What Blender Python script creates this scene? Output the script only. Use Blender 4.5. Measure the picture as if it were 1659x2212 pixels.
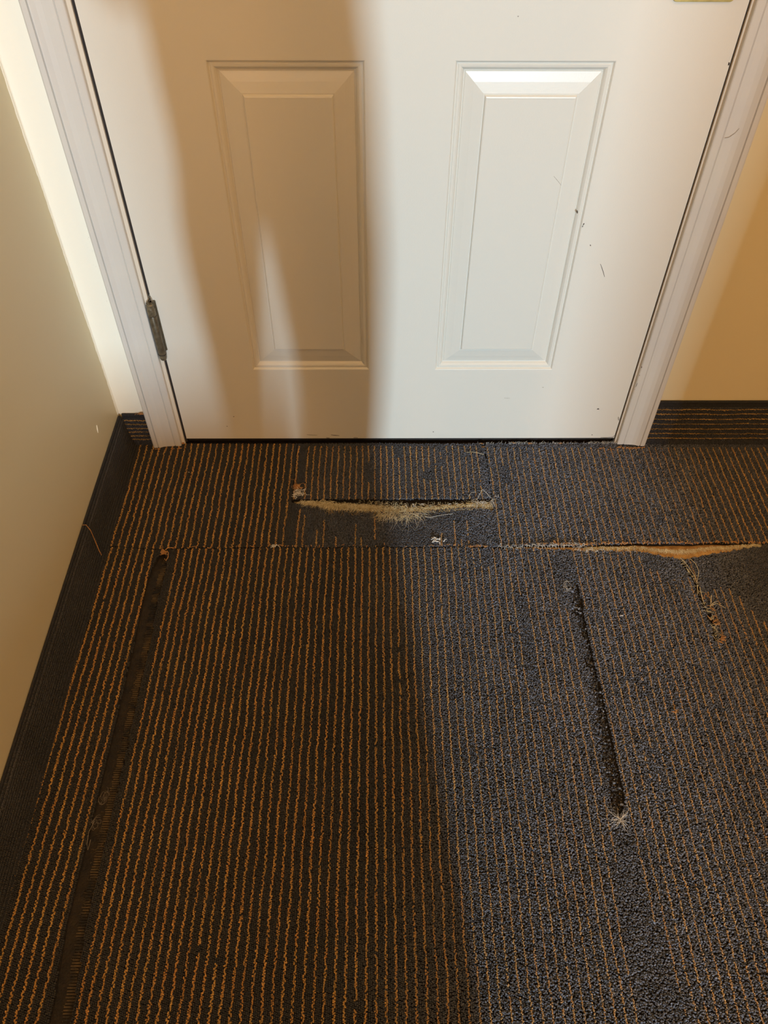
import bpy, math, random
import numpy as np
from mathutils import Vector, Matrix

random.seed(7)
rng = np.random.default_rng(11)
S = bpy.context.scene
COL = S.collection
for o in list(bpy.data.objects):
    bpy.data.objects.remove(o)

# ------------------------------------------------------------------ camera
cd = bpy.data.cameras.new('camera')
cam = bpy.data.objects.new('camera', cd)
COL.objects.link(cam)
cd.sensor_fit = 'VERTICAL'
cd.sensor_height = 24.0
cd.lens = 24.0 * 1655.06 / 2212.0
cd.clip_start = 0.02
R = Vector((0.99998, -0.0064, 0.0040)).normalized()
D = Vector((0.0072, 0.6644, -0.7473)).normalized()
R = (R - D * R.dot(D)).normalized()
U = R.cross(D)
M = Matrix((R, U, -D)).transposed().to_4x4()
M.translation = Vector((0.4091, -1.2062, 1.1318))
cam.matrix_world = M
S.camera = cam

# ------------------------------------------------------------------ world, lights, exposure
W = bpy.data.worlds.new('world')
S.world = W
W.use_nodes = True
W.node_tree.nodes['Background'].inputs[0].default_value = (1.0, 0.72, 0.45, 1)
W.node_tree.nodes['Background'].inputs[1].default_value = 0.05

S.view_settings.view_transform = 'Standard'
S.view_settings.look = 'None'
S.view_settings.exposure = 0.0
S.view_settings.gamma = 1.0
S.view_settings.use_curve_mapping = False


def area(name, loc, target, sx, sy, power, color, spread=180):
    l = bpy.data.lights.new(name, 'AREA')
    l.shape = 'RECTANGLE'
    l.size, l.size_y = sx, sy
    l.energy = power
    l.color = color
    l.spread = math.radians(spread)
    o = bpy.data.objects.new(name, l)
    COL.objects.link(o)
    o.location = loc
    o.rotation_euler = (Vector(target) - Vector(loc)).to_track_quat('-Z', 'Y').to_euler()
    return o


# far cool light at the end of the hall (the one that throws the shadows)
area('hall_end_light', (1.62, -8.6, 2.33), (0.5, 0.0, 0.4), 0.26, 0.60, 86, (0.63, 0.85, 1.0), 60)
# added warm ceiling fills, unseen, brightening the shaded door, walls and floor
area('warm_hall_fill', (0.55, -3.1, 2.42), (0.5, -2.2, 0.0), 0.7, 0.7, 36, (1.0, 0.54, 0.21))
area('warm_entry_fill', (0.35, -0.85, 2.42), (0.4, -0.7, 0.0), 0.35, 0.35, 3.0, (1.0, 0.60, 0.28))
area('warm_alcove_fill', (1.75, -1.1, 2.42), (1.5, -0.3, 0.3), 0.4, 0.4, 14, (1.0, 0.62, 0.28))


# ------------------------------------------------------------------ materials
def hexl(r, g, b):
    f = lambda c: (c / 255 / 12.92) if c / 255 <= .04045 else ((c / 255 + .055) / 1.055) ** 2.4
    return (f(r), f(g), f(b), 1)


def mat(name, color, rough=0.5, metal=0.0, spec=0.5, noise=None, bump=None, coat=0.0, sheen=0.0):
    """noise=(scale, strength, second colour)  bump=(scale, distance, strength)"""
    m = bpy.data.materials.new(name)
    m.use_nodes = True
    nt = m.node_tree
    b = nt.nodes['Principled BSDF']
    if len(color) == 3:
        color = (*color, 1)
    b.inputs['Base Color'].default_value = color
    b.inputs['Roughness'].default_value = rough
    b.inputs['Metallic'].default_value = metal
    b.inputs['Specular IOR Level'].default_value = spec
    b.inputs['Coat Weight'].default_value = coat
    b.inputs['Sheen Weight'].default_value = sheen
    tc = nt.nodes.new('ShaderNodeTexCoord')
    if noise:
        n = nt.nodes.new('ShaderNodeTexNoise')
        n.inputs['Scale'].default_value = noise[0]
        n.inputs['Detail'].default_value = 5
        nt.links.new(tc.outputs['Object'], n.inputs['Vector'])
        r = nt.nodes.new('ShaderNodeValToRGB')
        r.color_ramp.elements[0].position = 0.5 - noise[1] / 2
        r.color_ramp.elements[1].position = 0.5 + noise[1] / 2
        r.color_ramp.elements[0].color = color
        c2 = noise[2] if len(noise[2]) == 4 else (*noise[2], 1)
        r.color_ramp.elements[1].color = c2
        nt.links.new(n.outputs['Fac'], r.inputs['Fac'])
        nt.links.new(r.outputs['Color'], b.inputs['Base Color'])
    if bump:
        n2 = nt.nodes.new('ShaderNodeTexNoise')
        n2.inputs['Scale'].default_value = bump[0]
        n2.inputs['Detail'].default_value = 3
        nt.links.new(tc.outputs['Object'], n2.inputs['Vector'])
        bp = nt.nodes.new('ShaderNodeBump')
        bp.inputs['Distance'].default_value = bump[1]
        bp.inputs['Strength'].default_value = bump[2]
        nt.links.new(n2.outputs['Fac'], bp.inputs['Height'])
        nt.links.new(bp.outputs['Normal'], b.inputs['Normal'])
    return m


def wall_mat(name, color, glint_specks=True, rough=0.42):
    m = mat(name, color, rough=rough)
    nt = m.node_tree
    b = nt.nodes['Principled BSDF']
    tc = nt.nodes.new('ShaderNodeTexCoord')
    n1 = nt.nodes.new('ShaderNodeTexNoise')
    n1.inputs['Scale'].default_value = 260
    n2 = nt.nodes.new('ShaderNodeTexNoise')
    n2.inputs['Scale'].default_value = 14
    n2.inputs['Detail'].default_value = 4
    for n in (n1, n2):
        nt.links.new(tc.outputs['Object'], n.inputs['Vector'])
    v = nt.nodes.new('ShaderNodeTexVoronoi')
    v.inputs['Scale'].default_value = 110
    nt.links.new(tc.outputs['Object'], v.inputs['Vector'])
    lt = nt.nodes.new('ShaderNodeMapRange')
    lt.inputs[1].default_value = 0.16
    lt.inputs[2].default_value = 0.05
    nt.links.new(v.outputs['Distance'], lt.inputs[0])
    sc = nt.nodes.new('ShaderNodeSeparateColor')
    nt.links.new(v.outputs['Color'], sc.inputs[0])
    gate = nt.nodes.new('ShaderNodeMath')
    gate.operation = 'GREATER_THAN'
    gate.inputs[1].default_value = 0.90 if glint_specks else 2
    nt.links.new(sc.outputs[0], gate.inputs[0])
    mr = nt.nodes.new('ShaderNodeMapRange')
    mr.inputs[1].default_value = 0.50
    mr.inputs[2].default_value = 0.62
    nt.links.new(n2.outputs['Fac'], mr.inputs[0])
    a = nt.nodes.new('ShaderNodeMath'); a.operation = 'MULTIPLY'
    nt.links.new(lt.outputs[0], a.inputs[0]); nt.links.new(gate.outputs[0], a.inputs[1])
    a2 = nt.nodes.new('ShaderNodeMath'); a2.operation = 'MULTIPLY'
    nt.links.new(a.outputs[0], a2.inputs[0]); nt.links.new(mr.outputs[0], a2.inputs[1])
    mx = nt.nodes.new('ShaderNodeMix'); mx.data_type = 'RGBA'
    mx.inputs[6].default_value = (*color[:3], 1)
    mx.inputs[7].default_value = (0.92, 0.86, 0.72, 1)  # pale colour paints in the glints of small paint nibs
    nt.links.new(a2.outputs[0], mx.inputs[0])
    nt.links.new(mx.outputs[2], b.inputs['Base Color'])
    h = nt.nodes.new('ShaderNodeMath'); h.operation = 'MULTIPLY_ADD'
    h.inputs[1].default_value = 0.12
    nt.links.new(n1.outputs['Fac'], h.inputs[0]); nt.links.new(a2.outputs[0], h.inputs[2])
    bp = nt.nodes.new('ShaderNodeBump')
    bp.inputs['Distance'].default_value = 0.0008
    bp.inputs['Strength'].default_value = 0.5
    nt.links.new(h.outputs[0], bp.inputs['Height'])
    nt.links.new(bp.outputs['Normal'], b.inputs['Normal'])
    return m


M_WALL_L = wall_mat('beige_wall_paint', hexl(214, 203, 170))
M_WALL = wall_mat('yellow_beige_wall_paint', hexl(230, 218, 184), glint_specks=False)
M_DOOR = mat('white_door_paint', hexl(226, 222, 212), rough=0.36, bump=(420, 0.0004, 0.25))
M_CASING = mat('grey_white_trim_paint', hexl(208, 204, 200), rough=0.38, noise=(9, .5, hexl(214, 210, 202)), bump=(160, 0.0005, 0.25))
M_STRIP = mat('cream_white_gloss_paint', hexl(250, 246, 232), rough=0.33, bump=(150, 0.0006, 0.3))
M_JAMB = mat('cream_jamb_paint', hexl(226, 216, 200), rough=0.4, bump=(90, 0.0006, .3))
M_DARK = mat('dark_rubber_and_gap_shade', hexl(38, 32, 30), rough=0.8, noise=(60, .5, hexl(52, 44, 40)))  # real rubber parts; also the shade painted under and behind the door
M_CEIL = mat('ceiling_paint', hexl(222, 216, 200), rough=0.9, bump=(200, .002, .3))
M_HINGE = mat('tarnished_bronze', hexl(112, 102, 84), rough=0.34, metal=0.35, noise=(120, .35, hexl(84, 75, 60)), bump=(220, .0002, .3))
M_HINGE_CAP = mat('worn_bronze_cap', hexl(136, 126, 104), rough=0.32, metal=0.35, noise=(160, .4, hexl(92, 82, 66)), bump=(260, .0003, .4))
M_BRASS = mat('brass', hexl(226, 212, 140), rough=0.3, metal=0.1, noise=(40, .5, hexl(150, 132, 80)))
M_SCUFF = mat('dark_paint_chip', hexl(44, 36, 32), rough=0.8, noise=(500, .4, hexl(80, 66, 54)))
M_SCUFF_L = mat('grey_paint_scratch', hexl(176, 168, 156), rough=0.7, noise=(500, .4, hexl(150, 142, 130)))
M_BACKING = mat('carpet_backing_dark', hexl(44, 36, 28), rough=0.95, noise=(170, .6, hexl(20, 16, 13)), bump=(500, .002, .7))
M_TAPE = mat('ribbed_brown_tape', hexl(22, 18, 13), rough=0.7, noise=(38, .22, hexl(92, 74, 44)), bump=(300, .002, .6))
M_SUBFLOOR = mat('subfloor_glue_brown', hexl(26, 20, 14), rough=0.85, noise=(70, .35, hexl(46, 36, 22)), bump=(300, .003, .8))
M_JUTE = mat('straw_jute_backing', hexl(150, 126, 84), rough=0.9, noise=(120, .35, hexl(66, 50, 30)), bump=(700, .002, .8))
M_JUTE_O = mat('orange_jute_backing', hexl(214, 172, 108), rough=0.9, noise=(110, .5, hexl(150, 106, 56)), bump=(700, .002, .8))
M_FIB = mat('straw_fibre', hexl(230, 218, 182), rough=0.75, noise=(90, .4, hexl(196, 178, 134)))
M_FIB_W = mat('pale_grey_fibre', hexl(222, 220, 214), rough=0.7, noise=(90, .4, hexl(196, 186, 170)))
M_FIB_O = mat('orange_yarn', hexl(198, 150, 96), rough=0.9, noise=(300, .4, hexl(150, 104, 60)))
M_BIND = mat('black_cotton_binding', hexl(22, 23, 25), rough=0.9, noise=(400, .5, hexl(48, 48, 52)), bump=(900, .001, .6))
M_LINT = mat('white_lint', hexl(226, 224, 220), rough=0.9, noise=(200, .4, hexl(190, 186, 180)))


def tuft_mat():
    m = bpy.data.materials.new('carpet_yarn')
    m.use_nodes = True
    nt = m.node_tree
    b = nt.nodes['Principled BSDF']
    at = nt.nodes.new('ShaderNodeAttribute')
    at.attribute_type = 'INSTANCER'
    at.attribute_name = 'tuft_col'
    nt.links.new(at.outputs['Color'], b.inputs['Base Color'])
    b.inputs['Roughness'].default_value = 0.62
    b.inputs['Specular IOR Level'].default_value = 0.45
    b.inputs['Sheen Weight'].default_value = 0.12
    b.inputs['Sheen Roughness'].default_value = 0.4
    return m


M_TUFT = tuft_mat()


def far_carpet_mat():
    m = mat('striped_carpet_far', hexl(40, 38, 38), rough=0.9)
    nt = m.node_tree
    b = nt.nodes['Principled BSDF']
    tc = nt.nodes.new('ShaderNodeTexCoord')
    sp = nt.nodes.new('ShaderNodeSeparateXYZ')
    nt.links.new(tc.outputs['Object'], sp.inputs[0])
    d = nt.nodes.new('ShaderNodeMath'); d.operation = 'MULTIPLY'; d.inputs[1].default_value = 1 / 0.0129
    f = nt.nodes.new('ShaderNodeMath'); f.operation = 'FRACT'
    g = nt.nodes.new('ShaderNodeMath'); g.operation = 'LESS_THAN'; g.inputs[1].default_value = 0.3
    nt.links.new(sp.outputs[0], d.inputs[0]); nt.links.new(d.outputs[0], f.inputs[0]); nt.links.new(f.outputs[0], g.inputs[0])
    mx = nt.nodes.new('ShaderNodeMix'); mx.data_type = 'RGBA'
    mx.inputs[6].default_value = hexl(34, 32, 33)
    mx.inputs[7].default_value = hexl(118, 82, 44)
    nt.links.new(g.outputs[0], mx.inputs[0]); nt.links.new(mx.outputs[2], b.inputs['Base Color'])
    return m


# ------------------------------------------------------------------ mesh helpers
def link(name, me, m=None, parent=None, kind=None, label=None, cat=None, group=None, smooth=False):
    o = bpy.data.objects.new(name, me)
    COL.objects.link(o)
    if m is not None:
        me.materials.append(m)
    if parent is not None:
        o.parent = parent
    if kind: o['kind'] = kind
    if label: o['label'] = label
    if cat: o['category'] = cat
    if group: o['group'] = group
    if smooth:
        me.polygons.foreach_set('use_smooth', [True] * len(me.polygons))
    return o


def empty(name, loc=(0, 0, 0), **kw):
    return link(name, None, **kw) if False else _empty(name, loc, **kw)


def _empty(name, loc, kind=None, label=None, cat=None, group=None):
    o = bpy.data.objects.new(name, None)
    COL.objects.link(o)
    o.location = loc
    o.empty_display_size = 0.05
    if kind: o['kind'] = kind
    if label: o['label'] = label
    if cat: o['category'] = cat
    if group: o['group'] = group
    return o


def mesh(name, v, f):
    me = bpy.data.meshes.new(name)
    me.from_pydata([tuple(map(float, p)) for p in v], [], f)
    me.update()
    return me


class MB:
    def __init__(s): s.v = []; s.f = []
    def add(s, v, f):
        n = len(s.v); s.v += list(v); s.f += [tuple(i + n for i in q) for q in f]
    def box(s, x0, x1, y0, y1, z0, z1):
        s.add([(x0, y0, z0), (x1, y0, z0), (x1, y1, z0), (x0, y1, z0), (x0, y0, z1), (x1, y0, z1), (x1, y1, z1), (x0, y1, z1)],
              [(0, 3, 2, 1), (4, 5, 6, 7), (0, 1, 5, 4), (1, 2, 6, 5), (2, 3, 7, 6), (3, 0, 4, 7)])
    def prism(s, poly, z0, z1):
        n = len(poly)
        s.add([(x, y, z0) for x, y in poly] + [(x, y, z1) for x, y in poly],
              [tuple(reversed(range(n))), tuple(range(n, 2 * n))] + [(i, (i + 1) % n, n + (i + 1) % n, n + i) for i in range(n)])
    def tube(s, pts, r, k=4, taper=1.0):
        pts = [Vector(p) for p in pts]
        n = len(pts); vs = []
        for i, p in enumerate(pts):
            t = (pts[min(i + 1, n - 1)] - pts[max(i - 1, 0)])
            if t.length < 1e-9: t = Vector((0, 0, 1))
            t.normalize()
            a = t.cross(Vector((0.3, 0.2, 1)) if abs(t.z) < .9 else Vector((1, 0, 0))).normalized()
            b = t.cross(a)
            rr = (r[i] if isinstance(r, (list, tuple)) else r) * (1 + (taper - 1) * i / max(1, n - 1))
            for j in range(k):
                an = 2 * math.pi * j / k
                vs.append(tuple(p + (a * math.cos(an) + b * math.sin(an)) * rr))
        fs = [(i * k + j, i * k + (j + 1) % k, (i + 1) * k + (j + 1) % k, (i + 1) * k + j) for i in range(n - 1) for j in range(k)]
        fs += [tuple(reversed(range(k))), tuple(range((n - 1) * k, n * k))]
        s.add(vs, fs)
    def lathe(s, prof, c, k=24):
        """prof = [(r, z)]; axis vertical through c"""
        n = len(prof)
        s.add([(c[0] + r * math.cos(2 * math.pi * j / k), c[1] + r * math.sin(2 * math.pi * j / k), c[2] + z) for r, z in prof for j in range(k)],
              [(i * k + j, i * k + (j + 1) % k, (i + 1) * k + (j + 1) % k, (i + 1) * k + j) for i in range(n - 1) for j in range(k)]
              + [tuple(reversed(range(k))), tuple(range((n - 1) * k, n * k))])
    def obj(s, name, m, **kw):
        return link(name, mesh(name, s.v, s.f), m, **kw)


def bevel(o, w=0.001, seg=2):
    b = o.modifiers.new('bevel', 'BEVEL')
    b.width = w; b.segments = seg; b.limit_method = 'ANGLE'
    return o


# ------------------------------------------------------------------ room shell
def lwx(y):                       # the left wall bulges very slightly
    a = min(max(-y, 0.0), 1.3)
    x = -0.1264 + 0.0045 * a + 0.0078 * a * a
    if -y > 1.3: x += 0.012 * min(-y - 1.3, 1.0)
    return x


CEIL = 2.45
mb = MB()
ys = [0.12, 0.0] + [-0.1 * i for i in range(1, 30)] + [-4, -6, -9.2]
vs = []
for y in ys:
    x = lwx(y)
    vs += [(x, y, -0.02), (x, y, CEIL), (x - 0.12, y, CEIL), (x - 0.12, y, -0.02)]
fs = []
for i in range(len(ys) - 1):
    for j in range(4):
        fs.append((i * 4 + j, i * 4 + (j + 1) % 4, (i + 1) * 4 + (j + 1) % 4, (i + 1) * 4 + j))
fs += [(0, 1, 2, 3), tuple(range(len(vs) - 1, len(vs) - 5, -1))]
mb.add(vs, fs)
wl = mb.obj('wall_left', M_WALL_L, kind='structure')

mb = MB()
mb.box(-0.126, -0.030, 0, 0.12, -0.02, CEIL)
mb.box(0.944, 2.3, 0, 0.12, -0.02, CEIL)
mb.box(-0.030, 0.944, 0, 0.12, 2.07, CEIL)
mb.obj('wall_back', M_WALL, kind='structure')
mb = MB(); mb.box(2.2, 2.32, -9.2, 0.0, -0.02, CEIL); mb.obj('wall_right', M_WALL, kind='structure')
# partition at the right whose corner cuts off the hall light
mb = MB(); mb.box(1.147, 2.2, -2.14, -2.02, -0.012, CEIL); mb.obj('wall_partition', M_WALL, kind='structure')
mb = MB(); mb.box(-0.3, 2.32, -9.32, -9.2, -0.02, CEIL); mb.obj('wall_front', M_WALL, kind='structure')
mb = MB(); mb.box(-0.3, 2.32, -9.32, 0.12, CEIL, CEIL + 0.06); mb.obj('ceiling', M_CEIL, kind='structure')
# added posts across the hall, unseen, partly blocking the hall light
for i in range(5):
    xp = .545 + .385 * i
    m = MB(); m.box(xp - .030, xp + .030, -4.53, -4.47, -.012, CEIL); m.obj('trim_%d' % (5 + i), M_CASING, kind='structure', label='added slender white post partly blocking the hall light')
# dark panel added behind the door, blocks light and stands for dark space
mb = MB(); mb.box(-0.1, 1.02, 0.125, 0.14, -0.02, 2.1); mb.obj('wall_light_stop', M_DARK, kind='structure')

# ------------------------------------------------------------------ door
W_ = 0.914
door = empty('door_1', (0, 0, 0), kind='structure', label='white moulded panel door with a long soft shadow on its left half')
H0, HT = 0.0125, 2.04
LX, RX = (0.1637, 0.3913), (0.5200, 0.7508)
rows_ = [(0.1945, 0.7438), (0.90, 1.50), (1.62, 1.86)]
xs = [0.0, LX[0], LX[1], RX[0], RX[1], W_]
zs = [H0] + [z for r in rows_ for z in r] + [HT]
mb = MB()
nx, nz = len(xs), len(zs)
vs = [(x, 0.0, z) for z in zs for x in xs]
fs = []
for j in range(nz - 1):
    for i in range(nx - 1):
        if i in (1, 3) and j in (1, 3, 5): continue
        fs.append((j * nx + i, j * nx + i + 1, (j + 1) * nx + i + 1, (j + 1) * nx + i))
mb.add(vs, fs)
mb.add([(0, 0, H0), (W_, 0, H0), (W_, 0.044, H0), (0, 0.044, H0), (0, 0, HT), (W_, 0, HT), (W_, 0.044, HT), (0, 0.044, HT)],
       [(0, 3, 2, 1), (4, 5, 6, 7), (1, 2, 6, 5), (2, 3, 7, 6), (3, 0, 4, 7)])
mb.obj('door_slab', M_DOOR, parent=door)
PROF = [(0, 0), (.0012, .0003), (.0034, .0030), (.0046, .0031), (.0062, .0022), (.0095, .0026), (.0120, .0042), (.0142, .0068),
        (.0156, .0071), (.0166, .0060), (.0300, .0036), (.0450, .0018), (.0470, .0020), (.0486, -.0002), (.0502, -.0006), (.0520, -.0005)]


def panel(x0, x1, z0, z1):
    m = MB(); v = []; f = []
    for d, y in PROF:
        y = y * 1.3
        v += [(x0 + d, y, z0 + d), (x1 - d, y, z0 + d), (x1 - d, y, z1 - d), (x0 + d, y, z1 - d)]
    n = len(PROF)
    for i in range(n - 1):
        for j in range(4):
            f.append((i * 4 + j, i * 4 + (j + 1) % 4, (i + 1) * 4 + (j + 1) % 4, (i + 1) * 4 + j))
    f.append(tuple(range((n - 1) * 4, n * 4)))
    m.add(v, f)
    return m


for r in rows_:
    for c in (LX, RX):
        z0, z1 = r
        p = panel(c[0], c[1], z0, z1).obj('door_panel', M_DOOR, parent=door)
        if r is rows_[0]:
            p['label'] = 'left raised panel in shadow' if c is LX else 'right raised panel in full light'

# jambs and dark weatherstrip gap
for nm, x0, x1 in (('door_jamb', -0.030, -0.0052), ('door_jamb', 0.9172, 0.944)):
    m = MB(); m.box(x0, x1, -0.0008, 0.12, -0.004, 2.045); bevel(m.obj(nm, M_JAMB, parent=door), .0008)
m = MB(); m.box(-0.030, 0.944, -0.0008, 0.12, 2.045, 2.07); m.obj('door_jamb', M_JAMB, parent=door)
m = MB(); m.box(-0.0051, -0.0002, 0.0035, 0.05, 0.0, 2.044); m.obj('weatherstrip', M_DARK, parent=door)
m = MB(); m.box(0.9142, 0.9171, 0.0045, 0.05, 0.0, 2.044); m.obj('weatherstrip', M_DARK, parent=door)
m = MB(); m.box(0.0, 0.914, 0.012, 0.03, -0.004, 0.0124); m.obj('gap_shade_strip', M_DARK, parent=door)  # dark strip in place of the shade in the gap under the door

# brass plate + knob near the latch side (only the plate's lower edge is in the picture)
m = MB()
r_ = 0.006; poly = []
for cx, cz, a0 in ((.8926 - r_, .8166 + r_, -90), (.8926 - r_, 1.04 - r_, 0), (.8085 + r_, 1.04 - r_, 90), (.8085 + r_, .8166 + r_, 180)):
    for k in range(7):
        a = math.radians(a0 + 15 * k); poly.append((cx + r_ * math.cos(a), cz + r_ * math.sin(a)))
n = len(poly)
m.add([(x, -.0002, z) for x, z in poly] + [(x, -.0024, z) for x, z in poly],
      [tuple(range(n)), tuple(reversed(range(n, 2 * n)))] + [(i, n + i, n + (i + 1) % n, (i + 1) % n) for i in range(n)])
plate = bevel(m.obj('lock_plate', M_BRASS, parent=door, label='brass lock reinforcing plate'), .0006)
m = MB()
prof = [(0.001, -.002), (.030, -.002), (.031, -.006), (.013, -.012), (.011, -.034), (.020, -.040), (.027, -.050), (.027, -.060), (.018, -.068), (.002, -.070)]
k = 28
m.add([(.853 + r * math.cos(2 * math.pi * j / k), y, .945 + r * math.sin(2 * math.pi * j / k)) for r, y in prof for j in range(k)],
      [(i * k + j, i * k + (j + 1) % k, (i + 1) * k + (j + 1) % k, (i + 1) * k + j) for i in range(len(prof) - 1) for j in range(k)])
m.obj('door_knob', M_BRASS, parent=door, smooth=True, label='round brass knob')

# hinge
hinge = MB()
hinge.box(0.0035, 0.0062, -0.0058, 0.0032, 0.244, 0.352)
hinge.box(0.0030, 0.0074, -0.0030, -0.0001, 0.2435, 0.351)
hinge.box(-0.0062, -0.0042, -0.0030, 0.004, 0.258, 0.3525)
ho = bevel(hinge.obj('hinge', M_HINGE, parent=door, label='tarnished spring hinge with broken top'), .0004)
HC = (-0.0022, -0.0078, 0)
m = MB(); m.lathe([(.0060, .2392), (.0071, .2398), (.0074, .2450), (.0074, .3240), (.0070, .3246)], HC, 28)
m.obj('barrel', M_HINGE, parent=ho, smooth=False)
m = MB(); m.lathe([(.0030, .2255), (.0052, .2265), (.0064, .2290), (.0068, .2330), (.0068, .2385), (.0058, .2390)], HC, 28)
m.obj('end_cap', M_HINGE_CAP, parent=ho)
m = MB(); m.lathe([(.0070, .3250), (.0076, .3255), (.0077, .3370), (.0072, .3402), (.0066, .3418), (.0068, .3470), (.0050, .3490)], HC, 28)
m.obj('collar', M_HINGE_CAP, parent=ho)
for zr in (.2384, .3242):
    m = MB(); m.lathe([(.0060, zr), (.0076, zr + .0002), (.0076, zr + .0013), (.0060, zr + .0015)], HC, 28); m.obj('seam_ring', M_DARK, parent=ho)
for ob in [o for o in COL.objects if o.parent == ho]:
    me = ob.data
    for pl in me.polygons: pl.use_smooth = len(pl.vertices) == 4
    me.set_sharp_from_angle(angle=math.radians(40)) if hasattr(me, 'set_sharp_from_angle') else None
m = MB()
m.tube([(-.0060, -.0090, .3470), (-.0072, -.0100, .3520), (-.0040, -.0105, .3550), (-.0010, -.0070, .3590), (.0008, -.0040, .3660)], .0011, 6, .5)
m.tube([(-.0030, -.0100, .3480), (-.0034, -.0110, .3530), (.0004, -.0090, .3570), (.0010, -.0060, .3560)], .0012, 6, .6)
m.tube([(.0030, -.0090, .3480), (.0036, -.0080, .3540), (.0010, -.0050, .3610)], .0010, 6, .5)
m.obj('broken_tab', M_HINGE_CAP, parent=ho)


# scuffs and chips: thin slivers on the door face
def sliver(mb_, pts, w, y):
    n = len(pts)
    v = []
    for i, (x, z) in enumerate(pts):
        a = pts[max(i - 1, 0)]; b = pts[min(i + 1, n - 1)]
        dx, dz = b[0] - a[0], b[1] - a[1]; L = math.hypot(dx, dz) or 1
        ww = w * (0.35 + 0.65 * math.sin(math.pi * (i + .5) / n)) / 2
        v += [(x - dz / L * ww, y, z + dx / L * ww), (x + dz / L * ww, y, z - dx / L * ww)]
    v += [(p[0], y + 0.00022, p[2]) for p in v]
    N = 2 * n
    f = []
    for i in range(n - 1):
        a = 2 * i
        f += [(a, a + 1, a + 3, a + 2), (N + a, N + a + 2, N + a + 3, N + a + 1), (a, a + 2, N + a + 2, N + a), (a + 1, N + a + 1, N + a + 3, a + 3)]
    mb_.add(v, f)


marks = [  # (points on the door face, width, material)
    ([(.7372, .5200), (.7378, .5178), (.7385, .5150)], .0022, M_SCUFF, .0014),
    ([(.7528, .4985), (.7524, .4970), (.7520, .4955)], .0018, M_SCUFF, 0),
    ([(.7518, .4945), (.7514, .4935), (.7512, .4915)], .0012, M_SCUFF, 0),
    ([(.7708, .4600), (.7716, .4588), (.7720, .4574)], .0014, M_SCUFF, 0),
    ([(.7962, .4238), (.8005, .4160), (.8050, .4072), (.8090, .3986)], .0009, M_SCUFF, 0),
    ([(.8605, .0930), (.8625, .0942), (.8645, .0928)], .0030, M_SCUFF, 0),
    ([(.8640, .0220), (.8650, .0214), (.8658, .0222)], .0020, M_SCUFF, 0),
    ([(.5247, .0305), (.5257, .0309), (.5268, .0304)], .0018, M_SCUFF, 0),
    ([(.1080, .0742), (.1092, .0740), (.1104, .0744)], .0014, M_SCUFF, 0),
    ([(.0905, .0470), (.0915, .0475), (.0925, .0470)], .0014, M_SCUFF, 0),
    ([(.3084, .0225), (.3130, .0216), (.3190, .0208), (.3260, .0203)], .0013, M_SCUFF, 0),
    ([(.2570, .0232), (.2640, .0222), (.2720, .0218), (.2790, .0216)], .0007, M_SCUFF, 0),
    ([(.2981, .0145), (.3010, .0137), (.3050, .0139)], .0012, M_SCUFF, 0),
    ([(.3560, .0142), (.3600, .0146), (.3650, .0141)], .0010, M_SCUFF, 0),
    ([(.6885, .5780), (.6930, .5735), (.6980, .5685), (.7029, .5630)], .0006, M_SCUFF_L, -.0005),
    ([(.6015, .7990), (.6022, .7985), (.6030, .7990)], .0016, M_SCUFF_L, 0),
    ([(.7380, .1502), (.7397, .1508), (.7412, .1500)], .0011, M_SCUFF_L, 0),
    ([(.6650, .1230), (.6710, .1226), (.6770, .1228)], .0006, M_SCUFF_L, 0),
    ([(.9095, .0720), (.9110, .0672), (.9128, .0620)], .0030, M_SCUFF_L, 0),
    ([(.9120, .7420), (.9126, .7400), (.9124, .7380)], .0022, M_SCUFF, 0),
    ([(.8850, .0140), (.8980, .0138), (.9110, .0146), (.9135, .0200)], .0012, M_SCUFF, 0),
    ([(.2045, .4060), (.2051, .4058), (.2056, .4062)], .0010, M_SCUFF, .004),
]
for p, w, mm, dy in marks:
    q_ = MB(); sliver(q_, p, w, -0.0003 + dy)
    q_.obj('paint_chip' if mm is M_SCUFF else 'scratch', mm, parent=door)

# ------------------------------------------------------------------ casings
CP = [(0, 0), (0, .0090), (.0012, .0104), (.0120, .0108), (.0132, .0086), (.0146, .0104), (.0200, .0112), (.0300, .0116), (.0380, .0130),
      (.0440, .0158), (.0462, .0164), (.0474, .0128), (.0488, .0162), (.0560, .0162), (.0582, .0150), (.0588, .0)]


def casing(name, side, z0, z1, label):
    xi = -0.0115 if side < 0 else 0.9205
    z = [z0, z0 + .0008] + [z0 + (z1 - z0) * t for t in (.1, .3, .6, 1)]
    v = [(xi + side * s, -h + 0.0, zz) for zz in z for s, h in CP]
    n = len(CP)
    f = []
    for i in range(len(z) - 1):
        for j in range(n):
            q4 = (i * n + j, i * n + (j + 1) % n, (i + 1) * n + (j + 1) % n, (i + 1) * n + j)
            f.append(q4 if side > 0 else q4[::-1])
    f += [tuple(range(n)), tuple(range((len(z) - 1) * n, len(z) * n))]
    return link(name, mesh(name, v, f), M_CASING, kind='structure', label=label)


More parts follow.
